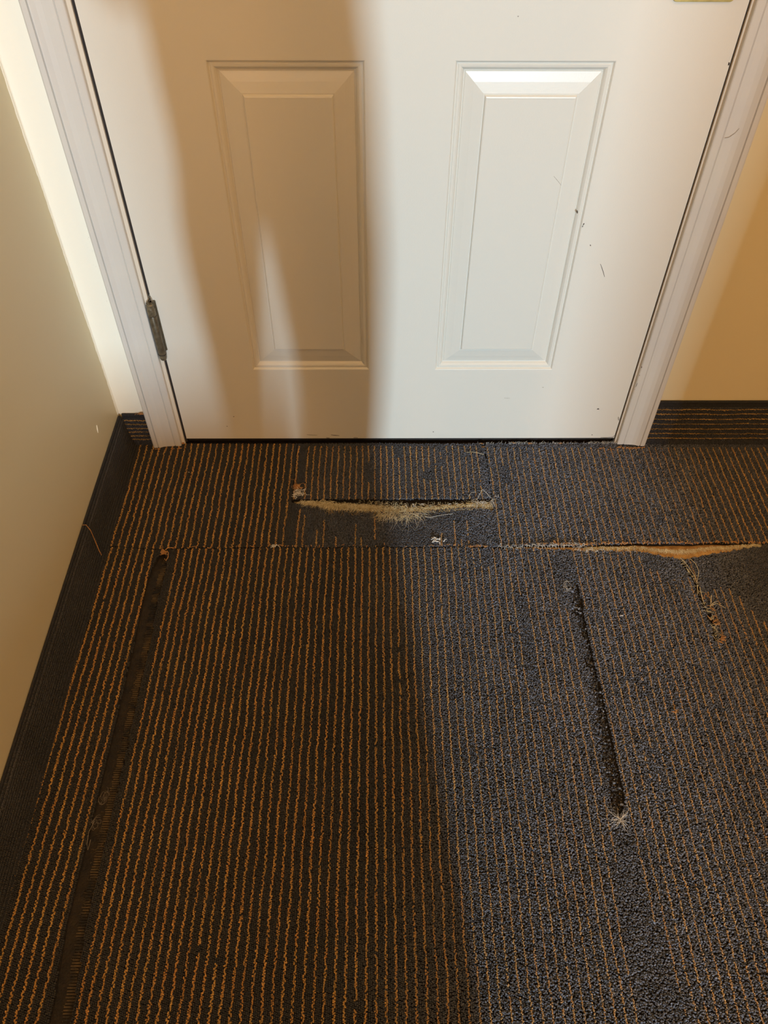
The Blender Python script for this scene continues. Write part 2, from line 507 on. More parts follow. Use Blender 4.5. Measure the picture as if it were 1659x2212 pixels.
casing('trim_1', -1, 0.0005, 2.12, 'white moulded door casing on the hinge side')
cr = casing('trim_2', 1, 0.0035, 2.12, 'white moulded door casing on the latch side')
m = MB(); m.box(-0.070, 0.979, -0.016, 0, 2.056, 2.118); m.obj('trim_3', M_CASING, kind='structure', label='white head casing over the door')
for p, w in (([(.9203, .2100), (.9208, .2087), (.9207, .2070)], .0016), ([(.9215, .1900), (.9217, .1880)], .0010),
             ([(.9222, .1700), (.9220, .1650), (.9216, .1600)], .0009), ([(.9212, .1540), (.9210, .1530)], .0010)):
    q_ = MB(); sliver(q_, p, w, -0.0107); q_.obj('paint_chip', M_SCUFF, parent=cr)
q_ = MB(); sliver(q_, [(.9360, .6420), (.9420, .6430), (.9490, .6490), (.9530, .6560)], .0010, -0.0128); q_.obj('scratch', M_SCUFF_L, parent=cr)

# bright painted filler strip between the left casing and the corner
m = MB(); m.box(-0.1262, -0.0702, -0.0012, 0.001, 0.0835, 2.448)
st = m.obj('trim_4', M_STRIP, kind='structure', label='bright cream painted strip between the casing and the corner')
m = MB()
zz = np.arange(0.086, 2.40, 0.006)
v = []
for i, z in enumerate(zz):
    w = 0.0042 + 0.0014 * math.sin(z * 21) + random.uniform(-.0010, .0010)
    if 0.22 < z < 0.26: w += .002
    v += [(-0.1240, -0.0014, z), (-0.1252, -0.0022, z), (lwx(-w) + .0007, -w - .002, z), (lwx(-w) - .0002, -w - .0030, z)]
f = []
for i in range(len(zz) - 1):
    for j in range(3):
        f.append((i * 4 + j, i * 4 + j + 1, (i + 1) * 4 + j + 1, (i + 1) * 4 + j))
m.add(v, f)
m.obj('caulk_bead', M_STRIP, parent=st, label='ragged bead of caulk along the corner')
m = MB()
for i in range(40):
    z = random.choice([random.gauss(.36, .05), random.gauss(.47, .03)])
    x = -0.0705 - abs(random.gauss(0, .006)) - .001
    a = random.uniform(.0003, .0008)
    m.add([(x, -.0016, z), (x + a, -.0016, z + a * .6), (x, -.0016, z + a), (x + a * .4, -.0012, z + a * .5)], [(0, 1, 2), (0, 2, 3), (0, 3, 1), (1, 3, 2)])
m.obj('paint_specks', M_SCUFF_L, parent=st, kind='stuff')

# gouge on left wall
m = MB()
m.tube([(lwx(-.113) + .0003, -.113, .152), (lwx(-.117) + .0008, -.117, .146), (lwx(-.119) + .0003, -.119, .138)], [.0006, .0012, .0005], 6)
m.obj('paint_drip', M_STRIP, parent=wl)

# ------------------------------------------------------------------ carpet
floor_m = MB(); floor_m.box(-0.27, 2.3, -9.3, 0.12, -0.05, -0.0095)
floor = floor_m.obj('floor', M_SUBFLOOR, kind='structure')

C_DARK = np.array([0.056, 0.060, 0.078])
C_OR = np.array([0.40, 0.235, 0.062])
ROW = 0.00257
STEP = 0.0024


def vnoise(x, y, s, seed=0):
    """smooth value noise in numpy"""
    r = np.random.default_rng(seed).random((256, 256))
    X, Y_ = x / s, y / s
    xi, yi = np.floor(X).astype(int), np.floor(Y_).astype(int)
    fx, fy = X - xi, Y_ - yi
    fx = fx * fx * (3 - 2 * fx); fy = fy * fy * (3 - 2 * fy)
    g = lambda a, b: r[a % 256, b % 256]
    return (g(xi, yi) * (1 - fx) + g(xi + 1, yi) * fx) * (1 - fy) + (g(xi, yi + 1) * (1 - fx) + g(xi + 1, yi + 1) * fx) * fy


def sstep(a, b, x):
    t = np.clip((x - a) / (b - a), 0, 1)
    return t * t * (3 - 2 * t)


def pile_nodes():
    g = bpy.data.node_groups.new('pile', 'GeometryNodeTree')
    g.interface.new_socket('Geometry', in_out='INPUT', socket_type='NodeSocketGeometry')
    g.interface.new_socket('Geometry', in_out='OUTPUT', socket_type='NodeSocketGeometry')
    N = g.nodes; L = g.links
    i = N.new('NodeGroupInput'); o = N.new('NodeGroupOutput')
    ico = N.new('GeometryNodeMeshIcoSphere'); ico.inputs['Radius'].default_value = 1.0; ico.inputs['Subdivisions'].default_value = 2
    sm = N.new('GeometryNodeSetShadeSmooth')
    sm_ = N.new('GeometryNodeSetMaterial'); sm_.inputs['Material'].default_value = M_TUFT
    L.new(ico.outputs['Mesh'], sm.inputs['Geometry']); L.new(sm.outputs[0], sm_.inputs['Geometry'])
    ip = N.new('GeometryNodeInstanceOnPoints')
    L.new(i.outputs[0], ip.inputs['Points']); L.new(sm_.outputs[0], ip.inputs['Instance'])
    for nm, sock in (('tuft_rot', 'Rotation'), ('tuft_scl', 'Scale')):
        a = N.new('GeometryNodeInputNamedAttribute'); a.data_type = 'FLOAT_VECTOR'; a.inputs['Name'].default_value = nm
        L.new(a.outputs['Attribute'], ip.inputs[sock])
    L.new(ip.outputs[0], o.inputs[0])
    return g


PILE = pile_nodes()


def pile(P, rot, scl, col, parent, name='carpet_pile', label=None):
    n = len(P)
    me = bpy.data.meshes.new(name)
    me.vertices.add(n)
    me.vertices.foreach_set('co', P.astype(np.float32).ravel())
    for nm, d in (('tuft_rot', rot), ('tuft_scl', scl)):
        a = me.attributes.new(nm, 'FLOAT_VECTOR', 'POINT'); a.data.foreach_set('vector', d.astype(np.float32).ravel())
    a = me.attributes.new('tuft_col', 'FLOAT_COLOR', 'POINT')
    a.data.foreach_set('color', np.c_[col, np.ones(n)].astype(np.float32).ravel())
    o = link(name, me, M_TUFT, parent=parent, kind='stuff', label=label)
    md = o.modifiers.new('pile', 'NODES'); md.node_group = PILE
    return o


# stripe centre lines (distance along x)
ST_LOW = [-.0972 + .01345 * k for k in range(7)] + [.0312 + .01277 * k for k in range(17)] + [.2482 + .01302 * k for k in range(39)]
ST_LOW = [s for s in ST_LOW if s < .745] + [.7790 + .01335 * k for k in range(50)]
ST_UP = [-.0985 + .01355 * k for k in range(25)]
ST_PATCH = [.2392] + [.2605 + .01278 * k for k in range(29)]
ST_RT = [.6430 + .0138 * k for k in range(60)]
FEW = [(.2523, -.1911), (.2637, -.2071), (.2894, -.2442), (.3025, -.219), (.3279, -.2614), (.365, -.2309), (.3763, -.2615), (.4023, -.2134),
       (.5297, -.2544), (.5557, -.2237), (.5679, -.2696), (.5820, -.2237)]


def seam_y(x):
    return -0.2870 + 0.0009 * np.sin(x * 37) + 0.0006 * np.sin(x * 91 + 1) + np.interp(x, [-.11, 0, .2, .62, .9, 1.15, 1.5], [.0035, -.004, 0.0, -.0005, .006, .0085, .009])


def open_lo(x):            # lower lip of the seam (main piece); it gapes on the right
    return seam_y(x) - np.interp(x, [-.2, .60, .70, .90, .977, 1.06, 1.137, 1.15, 1.6],
                                 [.0012, .0018, .0060, .0190, .0375, .0240, .0080, .0010, .0010]) - 0.0012 * np.sin(x * 300) * (x > .65)


def slot_left(y):
    """centre and half width of the long worn slot on the left"""
    c = np.interp(-y, [.30, .31, .40, .50, .60, .71, .80, .94, 1.02, 1.4], [.004, .0030, -.0012, .0035, .0035, .0045, .0040, .0040, .0110, .012])
    w = np.interp(-y, [.300, .308, .34, .60, 1.0, 1.5], [.0, .0075, .0145, .0142, .0135, .0135])
    return c, w


def slot_right(y):
    r = np.interp(-y, [.36, .41, .50, .59, .68, .745, .775, .792], [.7700, .7745, .7725, .7745, .7752, .7755, .7740, .7660])
    l = np.interp(-y, [.36, .40, .43, .50, .59, .68, .75, .785, .792], [.7700, .7600, .7545, .7610, .7600, .7560, .7515, .7540, .7640])
    return l, r


def tuft_grid(x0, x1, y0, y1):
    nx = int((x1 - x0) / ROW); ny = int((y1 - y0) / STEP)
    X, Y_ = np.meshgrid(x0 + ROW * np.arange(nx), y0 + STEP * np.arange(ny), indexing='ij')
    Y_ = Y_ + (np.arange(nx)[:, None] * 0.61803 % 1) * STEP
    return X.ravel(), Y_.ravel()


def orange_mask(X, Y_, lines):
    lines = np.array(sorted(lines))
    # stripes wander a little
    wob = (vnoise(X * 0 + 0.5, Y_, 0.011, 5) - .5) * 0.0003 + (vnoise(X, Y_, 0.05, 6) - .5) * 0.0022 + (vnoise(X * 3, Y_, 0.012, 8) - .5) * 0.0010
    idx = np.clip(np.searchsorted(lines, X + wob), 1, len(lines) - 1)
    d0 = np.abs(X + wob - lines[idx - 1]); d1 = np.abs(X + wob - lines[idx])
    near = np.where(d0 < d1, idx - 1, idx)
    return np.minimum(d0, d1), near


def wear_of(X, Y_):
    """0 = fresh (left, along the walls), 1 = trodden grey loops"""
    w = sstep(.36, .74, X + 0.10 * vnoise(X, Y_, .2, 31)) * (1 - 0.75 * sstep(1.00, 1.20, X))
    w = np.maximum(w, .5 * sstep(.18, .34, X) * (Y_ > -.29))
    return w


def carpet_tufts(inside, lines, ext, gap=None, extra_dark=None, tint=1.0, zoff=0.0):
    """returns arrays for one carpet piece"""
    out = []
    X, Y_ = tuft_grid(*ext)
    keep = inside(X, Y_)
    X, Y_ = X[keep], Y_[keep]
    wear = wear_of(X, Y_)
    n = len(X)
    d, near = orange_mask(X, Y_, lines)
    # dark body: rows away from the orange
    worn = vnoise(X * 1.0, Y_ * .35, .020, 41) * .55 + vnoise(X, Y_, .006, 42) * .45
    hw = 0.0016 + 0.0004 * (1 - wear)
    isor = d < hw + .0003 * (1 - wear)
    drop = isor & (worn < .11 * wear + .09)
    if extra_dark is not None:
        drop |= extra_dark(X, Y_) & isor
    isor &= ~drop
    jx = rng.normal(0, 1, n) * (.00018 + .00042 * wear); jy = rng.normal(0, 1, n) * (.00022 + .0004 * wear)
    jz = rng.normal(0, 1, n) * (.00014 + .00046 * wear)
    swell = (vnoise(X, Y_, .13, 51) - .5) * .0016 + (vnoise(X, Y_, .03, 52) - .5) * .0007 * (.3 + wear)
    Z = -0.0021 + jz + swell + zoff
    # dark tufts everywhere they are not orange
    Z = Z - np.where(isor, .0011, 0)
    dk = np.ones(n, bool)
    k = dk.sum()
    P = np.c_[(X + jx)[dk], (Y_ + jy)[dk], Z[dk] - .0002]
    wd = wear[dk]
    sc = np.c_[rng.uniform(.00135, .00165, k) * (1 + .06 * wd), (rng.uniform(.00105, .00150, k) - .00030 * wd), rng.uniform(.0021, .0025, k)]
    ro = np.c_[rng.normal(0, .25, k) * (.3 + wd), rng.normal(0, .25, k) * (.3 + wd), rng.normal(0, .5, k) * (.2 + wd)]
    lum = (1 + rng.normal(0, .30, k) * (.25 + wd)) * (0.46 + 1.42 * wd) * (.86 + .28 * vnoise(P[:, 0], P[:, 1], .035, 61))  # real wear, plus the lit right side painted brighter than the shaded left
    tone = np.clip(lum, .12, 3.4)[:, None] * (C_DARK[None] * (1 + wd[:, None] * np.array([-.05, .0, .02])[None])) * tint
    # fresh pile tinted browner, putting the warm shade on the left into colour
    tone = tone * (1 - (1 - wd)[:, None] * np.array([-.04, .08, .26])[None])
    out.append((P, ro, sc, tone))
    # the orange yarn: beads along the centre line, about 1.7 mm apart
    lines = np.array(sorted(lines))
    Ys = np.arange(ext[2], ext[3], .00125)
    LX_, LY = np.meshgrid(lines, Ys, indexing='ij')
    side = rng.integers(0, 2, LX_.shape) * 2 - 1
    LI = np.repeat(np.arange(len(lines)), len(Ys)).reshape(LX_.shape)
    LX_, LY, side, LI = LX_.ravel(), LY.ravel(), side.ravel(), LI.ravel()
    for it in range(2):
        wob = (vnoise(LX_, LY, 0.05, 6) - .5) * 0.0022 + (vnoise(LX_ * 3, LY, 0.012, 8) - .5) * 0.0010
        XX = LX_ - wob
    kp = inside(XX, LY)
    XX, LY, side, LX_, LI = XX[kp], LY[kp], side[kp], LX_[kp], LI[kp]
    w2 = wear_of(XX, LY)
    worn = vnoise(XX, LY * .35, .020, 41) * .55 + vnoise(XX, LY, .006, 42) * .45
    strength = np.random.default_rng(77).random(400)[LI % 400]
    thin = (worn < .11 * w2 + .09 + .05 * (strength > .8)) | ((rng.random(len(XX)) < .22 * w2))
    if extra_dark is not None: thin |= extra_dark(XX, LY)
    kp = ~thin
    XX, LY, side, w2, strength = XX[kp], LY[kp], side[kp], w2[kp], strength[kp]
    k = len(XX)
    if k:
        off = side * (.00088 - .00042 * w2) + rng.normal(0, .00034, k)
        swell = (vnoise(XX, LY, .13, 51) - .5) * .0016 + (vnoise(XX, LY, .03, 52) - .5) * .0007 * (.3 + w2)
        P = np.c_[XX + off, LY + rng.normal(0, .0003, k), -.0017 + swell + rng.normal(0, .00025, k) + zoff]
        fat = (1 - .14 * w2) * (1 - .22 * (strength < .2))
        sc = np.c_[rng.uniform(.00105, .00140, k) * fat, rng.uniform(.00095, .0014, k) * (1 - .15 * w2), rng.uniform(.0018, .0022, k)]
        ro = np.c_[rng.normal(0, .3, k), rng.normal(0, .3, k), side * .5 + rng.normal(0, .4, k)]
        lum = np.clip(1 + rng.normal(0, .17, k), .45, 1.7) * (.82 + .36 * vnoise(XX, LY, .02, 71))
        cc = lum[:, None] * C_OR[None]
        hue = vnoise(XX, LY, .018, 73)[:, None]
        cc = cc * (1 - .18 * hue * np.array([0, 1, 1])) * (1 - .22 * w2[:, None]) + .10 * w2[:, None] * np.array([1, .9, .75])
        cc *= tint
        out.append((P, ro, sc, cc))
    return [np.concatenate([o[i] for o in out]) for i in range(4)]


XR, YN = 1.46, -1.42
# ---- regions
def in_slot_l(X, Y_):
    c, w = slot_left(Y_)
    return (np.abs(X - c) < w + .0012 * (vnoise(X, Y_, .006, 3) - .5)) & (Y_ < -.300)
def in_slot_r(X, Y_):
    l, r = slot_right(Y_)
    rag = (.0085 + .004 * (Y_ > -.60)) * (vnoise(X, Y_, .0065, 9) - .42)
    return (X > l + rag) & (X < r) & (Y_ < -.36) & (Y_ > -.792)
TEAR = [(.975, -.316), (.984, -.345), (.990, -.377), (.9885, -.405), (.9935, -.440), (.9945, -.475), (.990, -.500)]
def in_tear(X, Y_):
    ty = np.array([-p[1] for p in TEAR]); tx = np.array([p[0] for p in TEAR])
    c = np.interp(-Y_, ty, tx)
    w = .0028 + .0048 * (vnoise(X, Y_, .009, 15) - .4)
    return (np.abs(X - c) < w) & (Y_ < -.31) & (Y_ > -.50)
def main_in(X, Y_):
    return (Y_ < open_lo(X) - .0006) & (X > slot_left(Y_)[0]) & ~in_slot_l(X, Y_) & ~in_slot_r(X, Y_) & (X < .985 + .03 * 0) | \
           ((Y_ < open_lo(X) - .0006) & (X >= .985) & ~in_tear(X, Y_) & (X < XR)) & ~in_slot_r(X, Y_)
def main_in2(X, Y_):
    return main_in(X, Y_) & ~in_tear(X, Y_) & (X < XR)
def left_in(X, Y_):
    return (Y_ < open_lo(X) - .0006) & (X <= slot_left(Y_)[0]) & ~in_slot_l(X, Y_) & (X > -.1085)
PX0, PX1, PYF = .2345, .6360, -.1640
def patch_in(X, Y_):
    return (X > PX0) & (X < PX1 + .003 * (vnoise(X, Y_, .02, 4) - .5)) & (Y_ > PYF - .002 * (vnoise(X, Y_, .012, 12) - .5)) & (Y_ < -.0015)
def up_in(X, Y_):
    base = (Y_ > seam_y(X)) & (Y_ < -.0015) & (X > -.1085) & (X < XR)
    hole = (X > PX0 - .0006) & (X < PX1 + .0010) & (Y_ > np.interp(X, [.22, .25, .30, .38, .45, .52, .575, .62, .64], [-.170, -.176, -.187, -.190, -.200, -.194, -.187, -.190, -.197]))
    return base & ~hole
def up_dark(X, Y_):
    d = np.zeros(len(X), bool)
    z = (X > .245) & (X < .632) & (Y_ < -.165)
    d |= z
    for fx, fy in FEW:
        d &= ~((np.abs(X - fx) < .0055) & (Y_ < fy))
    # band right of the patch
    d |= (X > .626) & (X < .637)
    d |= (Y_ > -.016) & (X > .28)
    return d
def main_dark(X, Y_):
    d = (X > 0.993) & (Y_ > -.385 + .05 * (vnoise(X, Y_ * 0, .018, 21) - .5) - .12 * sstep(1.04, 1.13, X))
    d |= (X > .90) & (X < .992) & (Y_ > -.345 + .05 * (vnoise(X, Y_ * 0, .02, 23) - .5) - .20 * (X - .90))
    d |= (X > .742) & (X < .770) & (Y_ > -.43)
    # trodden band under the right slot
    c0 = .7447 - .03 * (-.81 - Y_); c1 = .7728 + .042 * (-.81 - Y_)
    d |= (X > c0) & (X < c1) & (Y_ < -.80)
    d |= (X > .655) & (X < .668) & (Y_ < -.40) & (Y_ > -.62)
    d |= (X > .60) & (X < .625) & (Y_ > -.335)
    d |= (X < .0265) & (Y_ < -.3)
    return d


# ---- pieces: backing slabs (thin) + pile
def slab(name, polys, label, z0=-.0094, z1=-.0056):
    m = MB()
    for p in polys: m.prism(p, z0, z1)
    return m.obj(name, M_BACKING, parent=floor, label=label)


ysL = [-.3, -.31, -.34, -.40, -.50, -.60, -.71, -.80, -.94, -1.02, -1.42]
lslot = [slot_left(y) for y in ysL]
sl_left_edge = [(float(c - w), y) for (c, w), y in zip(lslot, ysL)]
sl_right_edge = [(float(c + w), y) for (c, w), y in zip(lslot, ysL)]
xsl = np.linspace(-.105, float(sl_left_edge[0][0]), 6)
left_poly = [(x, float(open_lo(x))) for x in xsl] + sl_left_edge[1:] + [(-.105, -1.42)]
p_left = slab('carpet_piece', [left_poly[::-1]], 'narrow strip of striped carpet beside the left wall')
xm = np.linspace(float(sl_right_edge[1][0]), XR, 60)
# main slab, split round the right slot
ys_r = [-.36, -.40, -.43, -.50, -.59, -.68, -.745, -.775, -.792]
A = [(x, float(open_lo(x))) for x in xm if x < .7695] + [(.770, float(open_lo(.77)))] + [(float(slot_right(y)[0]), y) for y in ys_r] + [(.7655, -1.42)] + sl_right_edge[:0:-1]
B = [(.7702, float(open_lo(.77)))] + [(x, float(open_lo(x))) for x in xm if x > .771 and x < .975] + TEAR + [(.990, -1.42), (.7657, -1.42)] + [(float(slot_right(y)[1]), y) for y in ys_r[::-1]]
Cc = [(x, float(open_lo(x))) for x in xm if x > .978] + [(XR, -1.42), (.9902, -1.42)] + [(x + .003, y) for x, y in TEAR[::-1]]
p_main = slab('carpet_piece', [A[::-1], B[::-1], Cc[::-1]], 'large main piece of worn striped carpet')
xu = np.linspace(-.105, PX0 - .001, 14); xu2 = np.linspace(PX1 + .002, XR, 40); xu3 = np.linspace(PX0, PX1, 20)
U1 = [(x, float(seam_y(x))) for x in xu] + [(PX0 - .001, -.001), (-.105, -.001)]
U2 = [(x, float(seam_y(x))) for x in xu2] + [(XR, -.001), (PX1 + .002, -.001)]
U3 = [(x, float(seam_y(x))) for x in xu3] + [(PX1 + .0015, -.197), (.575, -.187), (.45, -.200), (.38, -.190), (.30, -.187), (PX0 - .0005, -.172)]
p_up = slab('carpet_piece', [U1, U2, U3], 'band of striped carpet along the foot of the door')
p_patch = slab('carpet_patch', [[(PX0, PYF), (PX1, PYF), (PX1, -.001), (PX0, -.001)]], 'rectangular carpet patch with a frayed front edge')

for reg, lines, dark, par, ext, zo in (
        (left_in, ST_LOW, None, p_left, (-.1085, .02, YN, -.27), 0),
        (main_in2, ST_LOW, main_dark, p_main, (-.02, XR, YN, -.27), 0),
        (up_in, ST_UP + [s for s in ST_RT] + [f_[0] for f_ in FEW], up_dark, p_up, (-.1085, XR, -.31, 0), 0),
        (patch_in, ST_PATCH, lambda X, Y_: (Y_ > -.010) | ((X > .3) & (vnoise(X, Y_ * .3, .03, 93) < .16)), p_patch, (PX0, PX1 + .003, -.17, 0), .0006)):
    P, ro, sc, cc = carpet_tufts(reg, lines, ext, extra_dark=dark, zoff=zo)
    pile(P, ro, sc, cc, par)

# dark unstriped row of pile closing off the left slot is part of the main piece; remnants in the slots
m = MB()
for i in range(520):
    y = random.uniform(-1.35, -.315)
    c, w = slot_left(y)
    if random.random() < .55: y = random.choice([-.56, -.60, -.66, -.76, -.83, -.90]) + random.gauss(0, .018)
    x = c + random.uniform(-.2, .95) * w
    L = random.uniform(.001, .004)
    m.tube([(x, y, -.0092), (x + L * random.uniform(-.2, 1), y + random.gauss(0, .0008), -.0075), (x + L, y + random.gauss(0, .001), -.0082)], random.uniform(.00025, .0006), 4, .6)
m.obj('backing_remnants', mat('grey_brown_backing_fluff', hexl(92, 78, 56), rough=.95, noise=(60, .5, hexl(60, 52, 44))), parent=floor, kind='stuff',
      label='brown backing remnants in the left slot')
# ribbed tape visible along the slot
m = MB()
pts = [(float(slot_left(y)[0]), y) for y in np.arange(-1.40, -.312, .0035)]
for x, y in pts:
    a = random.uniform(-.003, .002); b = random.uniform(.009, .0135)
    m.box(x - a * .6, x + b, y, y + .0019, -.0098, -.0084 + random.uniform(-.0005, .0004))
m.obj('seam_tape', M_TAPE, parent=floor, kind='stuff', label='ribbed seam tape showing in the left slot')

P = []; 
for i in range(1500):
    y = random.uniform(-.785, -.37); l, r = slot_right(np.array(y))
    u = random.random() ** 1.4
    P.append((l + u * (r - l) * .95 + random.uniform(-.001, .001), y, -.0078 + (1 - u) * .0035 + random.uniform(-.0008, .0012)))
P = np.array(P); n = len(P)
lum = rng.choice([.25, .45, .8, 1.4, 2.6], n, p=[.35, .3, .2, .1, .05])
br = rng.random(n) < .5
cc = np.where(br[:, None], np.array([.085, .062, .036])[None], C_DARK[None] * 1.2) * lum[:, None]
pile(P, rng.normal(0, .6, (n, 3)), rng.uniform(.0006, .0017, (n, 3)), cc, floor, 'loose_loops', 'crushed grey loops in the right slot')


nb = 34
yb_ = rng.uniform(-.785, -.41, nb); lr = [slot_right(np.array(y)) for y in yb_]
Pb = np.array([(l + (.15 + .75 * rng.random()) * (r_2 - l), y, -.0042) for (l, r_2), y in zip(lr, yb_)])
pile(Pb, rng.normal(0, .8, (nb, 3)), np.c_[rng.uniform(.0013, .0026, nb), rng.uniform(.0011, .002, nb), rng.uniform(.0012, .002, nb)],
     rng.uniform(.10, .26, nb)[:, None] * np.array([[.9, .97, 1.15]]), floor, 'loose_loops', 'pale grey loops lying in the right slot')

# ------------------------------------------------------------------ frayed fibres
def whiskers(m, x0, x1, yf, n, ln, ang, lift, r, zb=-.004, curl=.3):
    for i in range(n):
        x = random.uniform(x0, x1)
        y = yf(x) + random.uniform(-.004, .003)
        a = random.gauss(*ang); L = random.uniform(*ln)
        dx, dy = math.sin(a), -math.cos(a)
        b = random.gauss(0, curl); h = random.uniform(*lift)
        pts = []
        px, py = x, y
        for k in range(5):
            t = k / 4
            pts.append((px, py, max(zb + h * math.sin(math.pi * min(1, t * 1.1 + .1)), zb if k == 0 else .0002 if py < yf(x) - .012 else zb)))
            px += dx * L / 4; py += dy * L / 4
            c_, s_ = math.cos(b), math.sin(b); dx, dy = dx * c_ - dy * s_, dx * s_ + dy * c_
        m.tube(pts, random.uniform(*r), 4, .5)


jl = lambda x: float(np.interp(x, [.236, .26, .30, .38, .45, .52, .575, .62, .64], [-.172, -.180, -.190, -.195, -.206, -.197, -.190, -.193, -.200]))
jt = lambda x: float(np.interp(x, [.236, .30, .40, .50, .58, .60, .64], [-.1660, -.1685, -.175, -.1830, -.1770, -.1720, -.168]))
xx = np.linspace(.240, .636, 60)
m = MB()
top = [(x, jt(x) + random.uniform(-.001, .001)) for x in xx]; bot = [(x, jl(x) + .002 + random.uniform(-.0015, .0015)) for x in xx]
v = []; f = []
for (x, y0), (x_, y1) in zip(top, bot):
    v += [(x, y0, -.0088), (x, y0 - .0006, -.0052), (x, (y0 + y1) / 2, -.0058 + random.uniform(-.0008, .0010)), (x, y1, -.0048), (x, y1, -.0088)]
for i in range(len(xx) - 1):
    for j in range(4): f.append((i * 5 + j, i * 5 + j + 1, (i + 1) * 5 + j + 1, (i + 1) * 5 + j))
m.add(v, f)
jute = m.obj('jute_backing', M_JUTE, parent=floor, label='pale torn jute showing in front of the patch')
m = MB()
mid = lambda x: (jl(x) + jt(x)) / 2 + .004
whiskers(m, .255, .635, mid, 1100, (.006, .017), (0, .5), (.001, .0050), (.00022, .00042))
whiskers(m, .250, .635, lambda x: jt(x) - .004, 420, (.005, .014), (.1, .7), (.002, .006), (.00022, .00045))
whiskers(m, .300, .405, mid, 600, (.010, .022), (.1, .5), (.001, .006), (.00018, .00034))
whiskers(m, .400, .500, lambda x: jl(x) + .006, 240, (.014, .036), (.25, .8), (.001, .006), (.00016, .0003), curl=.35)
whiskers(m, .255, .32, jt, 110, (.008, .018), (-.6, .6), (.001, .004), (.0002, .0004))
whiskers(m, .37, .60, jt, 90, (.005, .013), (math.pi * .9, .8), (.003, .008), (.00018, .0003))
m.obj('frayed_fibres', M_FIB, parent=jute, kind='stuff', label='straw coloured fibres fringing the torn jute')
m = MB()
whiskers(m, .262, .635, mid, 380, (.006, .016), (0, .8), (.001, .0055), (.00022, .00045))
whiskers(m, .30, .46, lambda x: jl(x) + .005, 200, (.010, .022), (.1, .6), (.001, .006), (.00022, .0004))
for i in range(16):
    x = random.uniform(.44, .62); y = jt(x) - random.uniform(0, .004)
    m.tube([(x, y, -.003), (x + random.gauss(0, .003), y - .002, .001), (x + random.gauss(0, .005), y - .004, .0006)], random.uniform(.0008, .0016), 5, .6)
m.obj('frayed_fibres', mat('brown_straw_fibre', hexl(176, 152, 104), rough=.8, noise=(90, .4, hexl(132, 106, 66))), parent=jute, kind='stuff', label='darker straw fibres among the pale ones')
m = MB()
whiskers(m, .425, .505, lambda x: jl(x) + .003, 26, (.03, .055), (.5, .9), (.002, .008), (.00016, .00026), curl=.3)
whiskers(m, .595, .640, lambda x: -.172, 60, (.008, .022), (.3, 1.2), (.002, .010), (.0002, .0005), curl=.5)
whiskers(m, .46, .61, lambda x: -.179, 34, (.006, .013), (1.2, .5), (.002, .005), (.0006, .0011), curl=.35)
m.tube([(.500, -.213, .001), (.512, -.2155, .0015), (.530, -.2120, .003), (.548, -.2075, .002), (.556, -.2060, .001)], .00035, 5)
m.tube([(.606, -.170, .001), (.612, -.160, .008), (.618, -.152, .013), (.626, -.158, .010), (.634, -.164, .002)], .0004, 5)
m.tube([(.590, -.160, .001), (.596, -.152, .004), (.606, -.149, .003)], .0003, 5)
m.obj('frayed_fibres', M_FIB_W, parent=jute, kind='stuff', label='long pale strands straying over the carpet')
# curled orange yarn and fluff at the patch's back-left corner
m = MB()
for i in range(46):
    c = Vector((.2445 + random.gauss(0, .0045), -.128 - random.uniform(0, .010), .0005 + random.uniform(0, .003)))
    pts = [c + Vector((math.cos(a) * .0028, math.sin(a) * .0024, random.uniform(0, .0015))) for a in np.linspace(random.uniform(0, 6), random.uniform(6, 9), 5)]
    m.tube(pts, random.uniform(.0003, .0007), 5)
m.tube([(.243, -.124, .002), (.236, -.116, .006), (.228, -.113, .003)], .0003, 5)
m.tube([(.247, -.125, .002), (.257, -.126, .006), (.263, -.135, .002)], .00035, 5)
m.obj('yarn_tangle', M_FIB_O, parent=p_patch, kind='stuff', label='curled orange yarn tangle at the torn left end of the patch')
m = MB()
for i in range(50):
    c = Vector((.2485 + random.gauss(0, .005), -.150 + random.gauss(0, .005), .0002 + random.uniform(0, .003)))
    m.tube([c, c + Vector((random.gauss(0, .004), random.gauss(0, .004), random.uniform(0, .003))), c + Vector((random.gauss(0, .005), random.gauss(0, .005), .001))], random.uniform(.0003, .0009), 5, .4)
m.obj('torn_fluff', M_FIB_W, parent=p_patch, kind='stuff', label='whitish torn fluff at the left end of the patch')

# seam on the right: exposed orange jute wedge and white whiskers
xx = np.linspace(.66, 1.14, 70)
v = []; f = []
for x in xx:
    y0, y1 = float(seam_y(x)) - .0005, float(open_lo(x)) + .0006
    v += [(x, y0, -.0090), (x, y0 - .0004, -.0080 + random.uniform(-.0005, .0005)), (x, y0 * .7 + y1 * .3, -.0052 + random.uniform(-.0005, .0005)), (x, y1, -.0038), (x, y1, -.0090)]
for i in range(len(xx) - 1):
    for j in range(4): f.append((i * 5 + j, i * 5 + j + 1, (i + 1) * 5 + j + 1, (i + 1) * 5 + j))
m = MB(); m.add(v, f)
wedge = m.obj('jute_backing', M_JUTE_O, parent=floor, label='orange brown jute exposed where the cross seam gapes')
m = MB()
whiskers(m, .80, 1.14, lambda x: float(seam_y(x)) * .55 + float(open_lo(x)) * .45 + .001, 1500, (.003, .009), (0, .4), (.0005, .002), (.0002, .0004), curl=.12)
m.obj('frayed_fibres', M_FIB, parent=wedge, kind='stuff', label='short tan fibres across the gaping seam')
m = MB()
whiskers(m, .64, .80, lambda x: float(seam_y(x)) - .0005, 110, (.003, .009), (0, 1.1), (.002, .007), (.00025, .0005), zb=-.001, curl=.2)
whiskers(m, .78, .90, lambda x: float(open_lo(x)) + .002, 60, (.003, .009), (.4, 1.1), (.002, .006), (.00025, .00045), zb=-.002, curl=.2)
